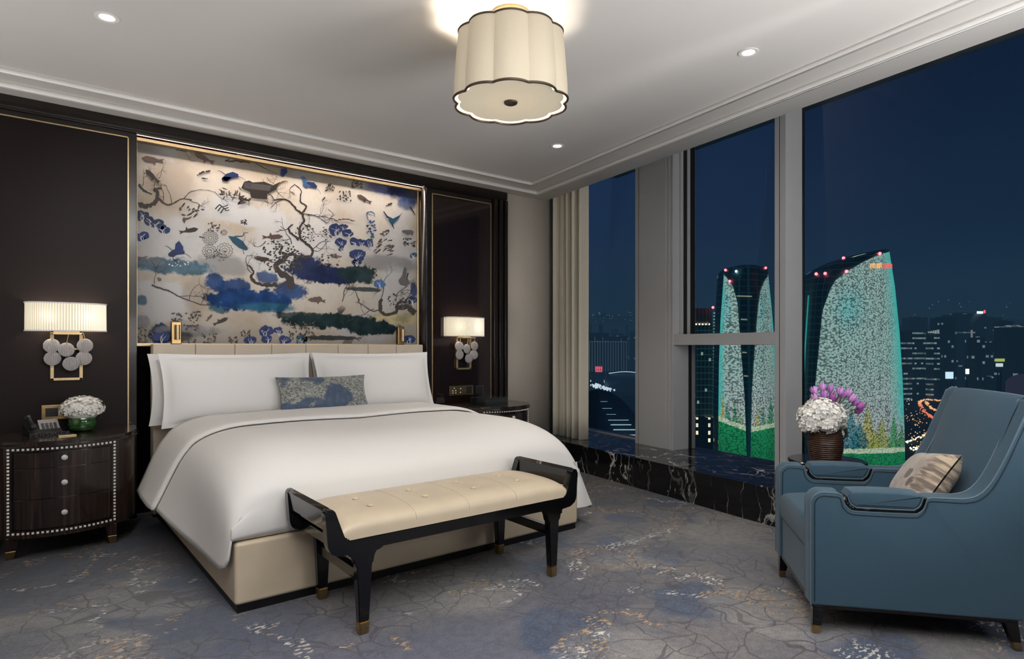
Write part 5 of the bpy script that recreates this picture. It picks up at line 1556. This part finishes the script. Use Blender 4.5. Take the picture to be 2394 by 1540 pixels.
facade('light_display', tl, 0, 0, lambda py: interp(VR, py), lambda py: interp(TR, py) - .3, lambda a: 652 - 14*a, 1120, pL, lambda a: 1004 - 14 * a, treesL, 40, 240, 'R')
# the sign near the top of the right tower
for i, (ch_, px) in enumerate((('成', 2040), ('都', 2055), ('金', 2068), ('融', 2080))):
    cu_ = bpy.data.curves.new('sign_character', 'FONT'); cu_.body = ch_; cu_.size = 3.1; cu_.align_x = 'CENTER'; cu_.align_y = 'CENTER'; cu_.extrude = .15
    to = bpy.data.objects.new('sign_character', cu_); C.objects.link(to)
    bpy.context.view_layer.update()
    me = bpy.data.meshes.new_from_object(to.evaluated_get(bpy.context.evaluated_depsgraph_get()))
    bpy.data.objects.remove(to)
    mo = bpy.data.objects.new('sign_character', me); C.objects.link(mo); mo.parent = tr
    p = pR(px, 622, 3.0); mo.location = p
    mo.rotation_euler = (pi/2, 0, math.atan2(RT.y, RT.x))
    me.materials.clear(); me.materials.append(emit('sign_glow_%d' % i, (1.0, .42, .12) if i < 2 else (1.0, .10, .06), 1.5 if i < 2 else 1.3))
def beacons(parent, pts, origin, r=.9, m=None):
    for q in pts:
        bm = NB(); bmesh.ops.create_icosphere(bm, subdivisions=1, radius=r, matrix=Matrix.Translation(q)); obj('beacon', bm, m or M['beacon'], parent)
beacons(tr, [pR(1908, 640, 1.5), pR(1929, 639, 1.5), pR(1972, 603, 1.5), pR(1979, 634, 1.5), pR(2057, 592.5, 1.5)], None)
beacons(tl, [pL(1696, 631, 1.5), pL(1790, 626, 1.5), pL(1706, 657, 1.5)], None, .8)
beacons(tl, [pL(1721, 634, 1.5)], None, .7, emit('white_roof_light', (.8, .95, 1.0), 8))
bm = NB()
for (x0, x1, py) in ((1722, 1758, 690.5), (1732, 1747, 745), (1735, 1746, 822), (1739, 1749, 877)):
    for q in range(3):
        a = pL(x0, py + q, 1.0); b = pL(x1, py + q + .8, 1.0); bm.faces.new([bm.verts.new(v) for v in (a, b, b + Vector((0, 0, -.12)), a + Vector((0, 0, -.12)))])
obj('lit_floor', bm, emit('lit_sky_lobby', (.85, .85, .6), .55), tl)

# --- hotel tower left of the funnel tower
t, w, h, dp = bbox_building('hotel_tower', 'dark teal gridded tower with uplit crown and red beacons, left of the funnel tower', 1560, 1681, 760, 430, MW['hotel'], 50)
hz = P3(1640, 975, 430).z - GZ
bm = NB(); box(bm, -w/2 - .5, w/2 + 1, -1.5, 6, 0, hz); obj('lit_podium', bm, MW['podium'], t, smooth=False)
bm = NB(); h2 = P3(1640, 719, 430).z - GZ; box(bm, -w/2 + 2, w/2 - 3, 6, 40, h, h2); cr = obj('crown', bm, basic('crown_cladding', (.16, .16, .14), .7), t, smooth=False)
for i in range(13):
    x = -w/2 + 3 + (w - 8) * i / 12
    bm = NB(); box(bm, x - .2, x + .2, 5.0, 5.6, h + .4, h + 1.3); obj('uplight', bm, emit('warm_uplight', (1, .85, .55), 9) if i == 0 else bpy.data.materials['warm_uplight'], cr)
    bm = NB(); box(bm, x - .35, x + .35, 5.2, 6.0, h + 1.4, h2 - .5); obj('crown_fin', bm, bpy.data.materials['crown_cladding'], cr)
L_ = light('crown_wash', 'AREA', (0, 0, 0), 9000, (1, .85, .6), shape='RECTANGLE', size=w, size_y=1.0); L_.parent = t; L_.location = (0, 2.0, h - 1); L_.rotation_euler = (pi - .35, 0, 0)
for px in (1621, 1669):
    q = P3(px, 718, 430) - Vector(t.location); q = Matrix.Rotation(-t.rotation_euler.z, 3, 'Z') @ q
    bm = NB(); bmesh.ops.create_icosphere(bm, subdivisions=1, radius=1.0, matrix=Matrix.Translation(q + Vector((0, 2, 0)))); obj('beacon', bm, M['beacon'], t)
bm = NB(); 
for i in range(46):
    z = 6 + (h2 - 8) * i / 46
    box(bm, w/2 - 4, w/2 - 2.6, -.6, -.2, z, z + .9); box(bm, w/2 - 1.4, w/2 - .3, -.6, -.2, z + .8, z + 1.9)
obj('stairwell_lights', bm, emit('pale_stair_light', (.35, .62, .55), .55), t, smooth=False)

# --- left window: floodlit slab, podium, arched roof
t, w, h, dp = bbox_building('striped_slab', 'long dark slab building outlined with thin vertical light lines, left window', 1300, 1468, 786, 1500, basic('dark_slab_wall', (.035, .075, .10), .7), 30, yaw=.05)
bm = NB()
for i in range(27):
    x = -w/2 + w * (i + .5) / 27 + hash1(i) * .8
    z1 = h - 1 - hash1(i, 3) * 14
    box(bm, x - .35, x + .35, -.9, -.3, P3(1400, 868, 1500).z - GZ, z1)
box(bm, -w/2, w/2, -.7, -.3, h - 13.2, h - 12.4)
obj('light_lines', bm, emit('cool_facade_line', (.42, .52, .60), .42), t, smooth=False)
t, w, h, dp = bbox_building('sign_building', 'low building with a glowing red sign in front of the striped slab', 1385, 1412, 869, 1350, MW['dark2'], 20)
bm = NB()
for i in range(4): box(bm, -6 + i*4.0, -3.6 + i*4.0, -1, -.5, h, h + 12)
box(bm, -6, 8, -1, -.6, h + .5, h + 1.9); box(bm, -6, 8, -1, -.6, h + 8, h + 9.4)
obj('sign', bm, emit('red_neon', (1, .10, .16), 2.2), t, smooth=False)
t, w, h, dp = bbox_building('shopping_podium', 'broad dark blue podium with a string of white lights along its roof, left window', 1424, 1500, 873, 1200, MW['dark2'], 60)
bm = NB()
for i in range(40):
    x = -w/2 + w * i / 39; bmesh.ops.create_icosphere(bm, subdivisions=1, radius=.75, matrix=Matrix.Translation((x, -.5, h + .5 + 3*sin(pi * i / 39))))
obj('roof_lights', bm, emit('cool_white_bulb', (.75, .9, 1), 2.4), t)
t, w, h, dp = bbox_building('shopping_podium', 'small dark block left of the lit street in the left window', 1330, 1380, 880, 1150, MW['dark2'], 60)
# arched roof hall
t = thing('arched_hall', 'dark hall with an arched ribbed roof and lit lower floors in the left window', 'building', tuple(P3(1440, 811, 260) * 1.0)[:2] + (GZ,))
c0 = Vector(t.location); arch = smoothline([(1338, 1100), (1346, 960), (1362, 922), (1395, 911), (1430, 918), (1465, 945), (1490, 978), (1500, 1000)], 6)
bm = NB()
def ar(u, v):
    k_ = u * (len(arch) - 1); i = min(int(k_), len(arch) - 2); p = arch[i].lerp(arch[i+1], k_ - i)
    return P3(p.x, p.y, 260 + 55 * v) - c0
grid(bm, ar, 60, 6)
F0 = [bm.verts.new(P3(p.x, p.y, 260) - c0) for p in arch]; F1 = [bm.verts.new(P3(p.x + 10, 1300, 258) - c0) for p in arch]
for i in range(len(arch) - 1): bm.faces.new((F0[i], F0[i+1], F1[i+1], F1[i]))
hall = obj('roof_shell', bm, MW['dark'], t, ang=40)
bm = NB()
for i in range(24):
    py = 925 + i * 6.5
    pts_ = [P3(x, py + (x - 1360) * .02 + 3*sin((x - 1350)/140*pi), 257.5) - c0 for x in range(1362, 1500, 12)]
    tube(bm, pts_, .09, 4)
obj('roof_rib', bm, basic('roof_rib_metal', (.10, .17, .18), .5), t)
bm = NB()
for (x0, x1, py, hh, n_) in ((1422, 1470, 981, .22, 22), (1428, 1476, 991.5, .34, 26), (1434, 1492, 1003, .36, 30), (1441, 1494, 1015.5, .75, 34), (1408, 1436, 954, .10, 1), (1418, 1446, 968, .10, 1), (1404, 1424, 938, .10, 1)):
    for i in range(n_):
        a = P3(x0 + (x1-x0)*i/n_, py, 256.8) - c0; b = P3(x0 + (x1-x0)*(i+.8)/n_, py, 256.8) - c0
        bm.faces.new([bm.verts.new(v) for v in (a, b, b + Vector((0, 0, -hh*1.2)), a + Vector((0, 0, -hh*1.2)))])
obj('lit_floor', bm, emit('cool_lit_floor', (.50, .80, .88), .9), t, smooth=False)

# --- right window: blocks beside and behind the tall tower
def blk(label, a, b, y, D, m, **kw): return bbox_building('office_block', label, a, b, y, D, m, **kw)
blk('office block with evenly lit floor bands directly right of the tall tower', 2098, 2168, 776, 960, MW['band'], yaw=.25)
t, w, h, dp = blk('office block with bright warm bands and roof lights, second right of the tall tower', 2171, 2196, 778, 940, MW['band'], yaw=-.2)
bm = NB()
for i in range(7): box(bm, -w/2 + w*i/7, -w/2 + w*i/7 + 1.0, -.5, 0, h, h + 2 + i*.5)
obj('roof_lights', bm, emit('cool_roof_line', (.7, .85, .8), 1.0), t, smooth=False)
blk('darker block squeezed between the two banded office blocks', 2150, 2178, 800, 1010, MW['teal'])
t, w, h, dp = blk('tall far slab carrying a white and red roof sign', 2236, 2306, 733, 1300, MW['farb'])
bm = NB(); box(bm, w*.18, w*.38, -1, 0, h, h + 5); obj('roof_sign', bm, emit('white_roof_sign', (.75, .95, 1), 3.2), t, smooth=False, label='white sign')
bm = NB(); box(bm, w*.41, w*.46, -1, 0, h + 1, h + 7.5); obj('roof_sign', bm, emit('red_roof_sign', (1, .12, .15), 3.0), t, smooth=False, label='red sign')
bm = NB(); box(bm, -w*.02, w*.03, -1, 0, h - 52, h - 34); box(bm, -w*.02, w*.03, -1, 0, h - 84, h - 68); obj('lit_stairwell', bm, emit('pale_strip', (.7, .65, .6), .6), t, smooth=False)
rnd = random.Random(5)
spots = [(2128, 2170, 742, 1000, 'farb'), (2196, 2238, 742, 760, 'teal'), (2200, 2232, 760, 700, 'teal'), (2300, 2350, 742, 980, 'far'), (2340, 2372, 750, 760, 'farb'), (2366, 2440, 762, 620, 'farb'), (2268, 2300, 790, 640, 'teal'), (2308, 2345, 800, 700, 'teal')]
lab = ['far dark block just right of the tall tower top', 'dark slab left of the roof-sign slab', 'lower dark block in front of the left slab', 'far block right of the roof-sign slab', 'slim block near the right edge of the window', 'broad block at the right edge of the window', 'low block under the roof-sign slab', 'low block above the green signboard']
for (a, b, y, D, m_), l_ in zip(spots, lab): blk(l_, a, b, y, D * 1.45, MW[m_], yaw=rnd.uniform(-.3, .3))
# low hazy skyline, many alike
sk = []
for i in range(34):
    a = 2100 + rnd.uniform(0, 340); wpx = rnd.uniform(8, 26); sk.append((a, wpx, rnd.uniform(745, 800), rnd.uniform(1500, 2600)))
for i in range(26):
    a = 1330 + rnd.uniform(0, 150); sk.append((a, rnd.uniform(5, 18), rnd.uniform(757, 790), rnd.uniform(1600, 3000)))
for i in range(12):
    a = 1600 + rnd.uniform(0, 80); sk.append((a, rnd.uniform(5, 18), rnd.uniform(765, 795), rnd.uniform(1500, 2600)))
for i in range(10):
    a = 1810 + rnd.uniform(0, 70); sk.append((a, rnd.uniform(5, 14), rnd.uniform(755, 790), rnd.uniform(1500, 2600)))
placed = []
def free(a, wpx, D):
    c = P3(a + wpx/2, 811, D); r = wpx * D / FPX * .95
    for (q, rq) in placed:
        if (q - c).length < r + rq: return False
    placed.append((c, r)); return True
for (a, wpx, y, D) in sk:
    if not free(a, wpx, D): continue
    bbox_building('distant_block', 'faint hazy block in the distant skyline along the horizon', a, a + wpx, y, D, MW['far'], group='distant skyline blocks')
low = []
for i in range(26):
    a = 2100 + rnd.uniform(0, 320); low.append((a if a > 2265 else a + 160, rnd.uniform(10, 26), rnd.uniform(862, 905), rnd.uniform(900, 1400)))
for (a, wpx, y, D) in low:
    if not free(a, wpx, D): continue
    bbox_building('low_block', 'low dark city block between the roads beyond the tall tower', a, a + wpx, y, D, MW['teal'] if rnd.random() < .5 else MW['dark'], group='low blocks between the roads', yaw=rnd.uniform(-.5, .5))
# hills with scattered lights
bm = NB(); prev = None
for i in range(61):
    px = 1250 + 1250 * i / 60; y = 742 + 8*sin(i*.5) + 5*sin(i*1.3 + 1) + (10 if px > 2100 else 0)
    a, b = P3(px, y, 5200), P3(px, 830, 5200); a2 = P3(px, y + 8, 6200)
    q = [bm.verts.new(v) for v in (b, a, a2)]
    if prev:
        bm.faces.new((prev[0], q[0], q[1], prev[1])); bm.faces.new((prev[1], q[1], q[2], prev[2]))
    prev = q
o = obj('hillside', bm, MW['hill']); tag(o, kind='structure'); o.name = 'ground'
# billboards
def billboard(label, x0, x1, y0, y1, D, col, st, skew=0):
    a = P3(x0, y1, D); b = P3(x1, y1 - skew, D); h = P3(x0, y0, D).z - a.z
    t = thing('billboard', label, 'billboard', (a.x, a.y, GZ), math.atan2((b-a).y, (b-a).x))
    w = Vector((b.x - a.x, b.y - a.y)).length; z0 = a.z - GZ
    bm = NB(); box(bm, 0, w, 0, .6, z0, z0 + h); obj('screen', bm, emit('billboard_glow', col, st), t, smooth=False)
    bm = NB(); box(bm, w*.3, w*.4, .7, 1.4, 0, z0 + h*.5); box(bm, w*.65, w*.75, .7, 1.4, 0, z0 + h*.5); obj('post', bm, MW['dark'], t, smooth=False)
billboard('bright blue-white screen low in the right window, leftmost of the lit screens', 2211, 2229, 869, 885, 640, (.62, .86, 1.0), 1.5, 3)
billboard('small bright white screen right of the blue-white one', 2258, 2266, 862, 874, 660, (.8, .95, 1), 2.2, 2)
billboard('flat yellow-green lit sign near the right edge', 2327, 2349, 838, 845, 560, (.55, .70, .15), .9)
billboard('pair of white lit panels under the yellow-green sign', 2329, 2345, 849, 857, 550, (.8, .95, 1), 1.0, 3)
# domed hall at the right edge
c0 = P3(2398, 811, 700); t = thing('domed_hall', 'round domed building glowing faint violet at the right edge of the window', 'building', (c0.x, c0.y, GZ))
zd = P3(2398, 890, 700).z - GZ
bm = NB(); lathe(bm, [(0, zd + 8), (6, zd + 7.4), (12, zd + 5), (17, zd + .5), (18, zd - 2), (18, 0)], 32); obj('shell', bm, basic('violet_dome', (.14, .10, .16), .6, emis=(.20, .16, .28), es=.12), t)
# roads with lamps and tail lights: too many to count
def road_lights(pts_px, n, r, spread=1.6):
    ps = smoothline(pts_px, 20); out = []
    for i in range(n):
        k_ = rnd.random() * (len(ps) - 1); j = min(int(k_), len(ps) - 2); p = ps[j].lerp(ps[j+1], k_ - j)
        px, py = p.x + rnd.gauss(0, spread), p.y + rnd.gauss(0, spread * .4); z = FPX * (EYE - GZ - 2) / (py - 811)
        out.append(P3(px, py, z))
    return out
def lights_obj(name, label, groups):
    bm = NB(); mats = []
    for (pts_, r, m_) in groups:
        mats.append(m_)
        for q in pts_:
            rr = r * rnd.uniform(.6, 1.4); t_ = bmesh.new(); bmesh.ops.create_icosphere(t_, subdivisions=1, radius=rr, matrix=Matrix.Translation(q)); merge(bm, t_, len(mats) - 1)
    o = obj(name, bm, mats, smooth=False); tag(o, label, 'lights', kind='stuff')
E_or = emit('sodium_lamp', (1.0, .50, .22), 1.7); E_wm = emit('warm_white_lamp', (1.0, .82, .55), 2.4); E_cw = emit('cool_white_lamp', (.75, .9, 1.0), 1.6); E_rd = emit('tail_lights', (1.0, .25, .12), 1.3)
g1 = road_lights([(2152, 948), (2150, 940), (2165, 934), (2200, 936), (2240, 942)], 110, 1); g2 = road_lights([(2150, 942), (2160, 960), (2185, 978), (2215, 985), (2240, 986)], 170, 1, 2.2)
g3 = road_lights([(2165, 938), (2180, 955), (2210, 962), (2245, 960)], 120, 1, 2); g4 = road_lights([(2190, 992), (2220, 986), (2250, 984)], 60, 1, 2)
g5 = road_lights([(2118, 1035), (2150, 1022), (2180, 1008), (2210, 1000)], 70, 1, 3); g6 = road_lights([(2130, 1050), (2165, 1040), (2200, 1025)], 60, 1, 4)
g7 = road_lights([(2120, 950), (2135, 920), (2180, 905), (2240, 895)], 60, 1, 5); g8 = [P3(rnd.uniform(2118, 2260), rnd.uniform(900, 1060), 1) for i in range(0)]
g9 = road_lights([(2210, 893), (2235, 886), (2260, 882), (2300, 872)], 50, 1, 3); g10 = road_lights([(2330, 866), (2350, 862), (2380, 866)], 30, 1, 4)
gx = road_lights([(2130, 960), (2140, 1000), (2170, 1040)], 90, 1, 22); gy = road_lights([(2120, 900), (2250, 905), (2394, 900)], 60, 1, 14)
lights_obj('road_lights', 'orange and white lamps strung along the looping roads below the right window', [(g1 + g3, .9, E_or), (g2 + g4, .85, E_rd), (g5 + g6 + g7, .6, E_wm), (g9 + g10 + gy, .9, E_cw), (gx, .5, E_or)])
h1 = [P3(rnd.uniform(1385, 1432), rnd.uniform(872, 915), rnd.uniform(480, 500)) for i in range(0)]
h1 = road_lights([(1388, 884), (1400, 878), (1425, 874)], 40, 1, 2) + road_lights([(1388, 900), (1405, 905), (1430, 910)], 60, 1, 5) + road_lights([(1385, 890), (1410, 892), (1428, 888)], 60, 1, 6)
lights_obj('street_lights', 'cluster of cold white street lights below the striped slab in the left window', [(h1, 2.0, E_cw)])
h2_ = [P3(rnd.uniform(1358, 1482), rnd.uniform(728, 752), 5100) for i in range(34)] + [P3(rnd.uniform(2120, 2390), rnd.uniform(700, 738), 5100) for i in range(14)]
lights_obj('hill_lights', 'tiny faint lights scattered over the distant hills', [(h2_, 2.6, E_cw)])
# glowing surfaces are found by bounced light alone; the lamps themselves are sampled directly
for m_ in bpy.data.materials:
    m_.cycles.emission_sampling = 'NONE'
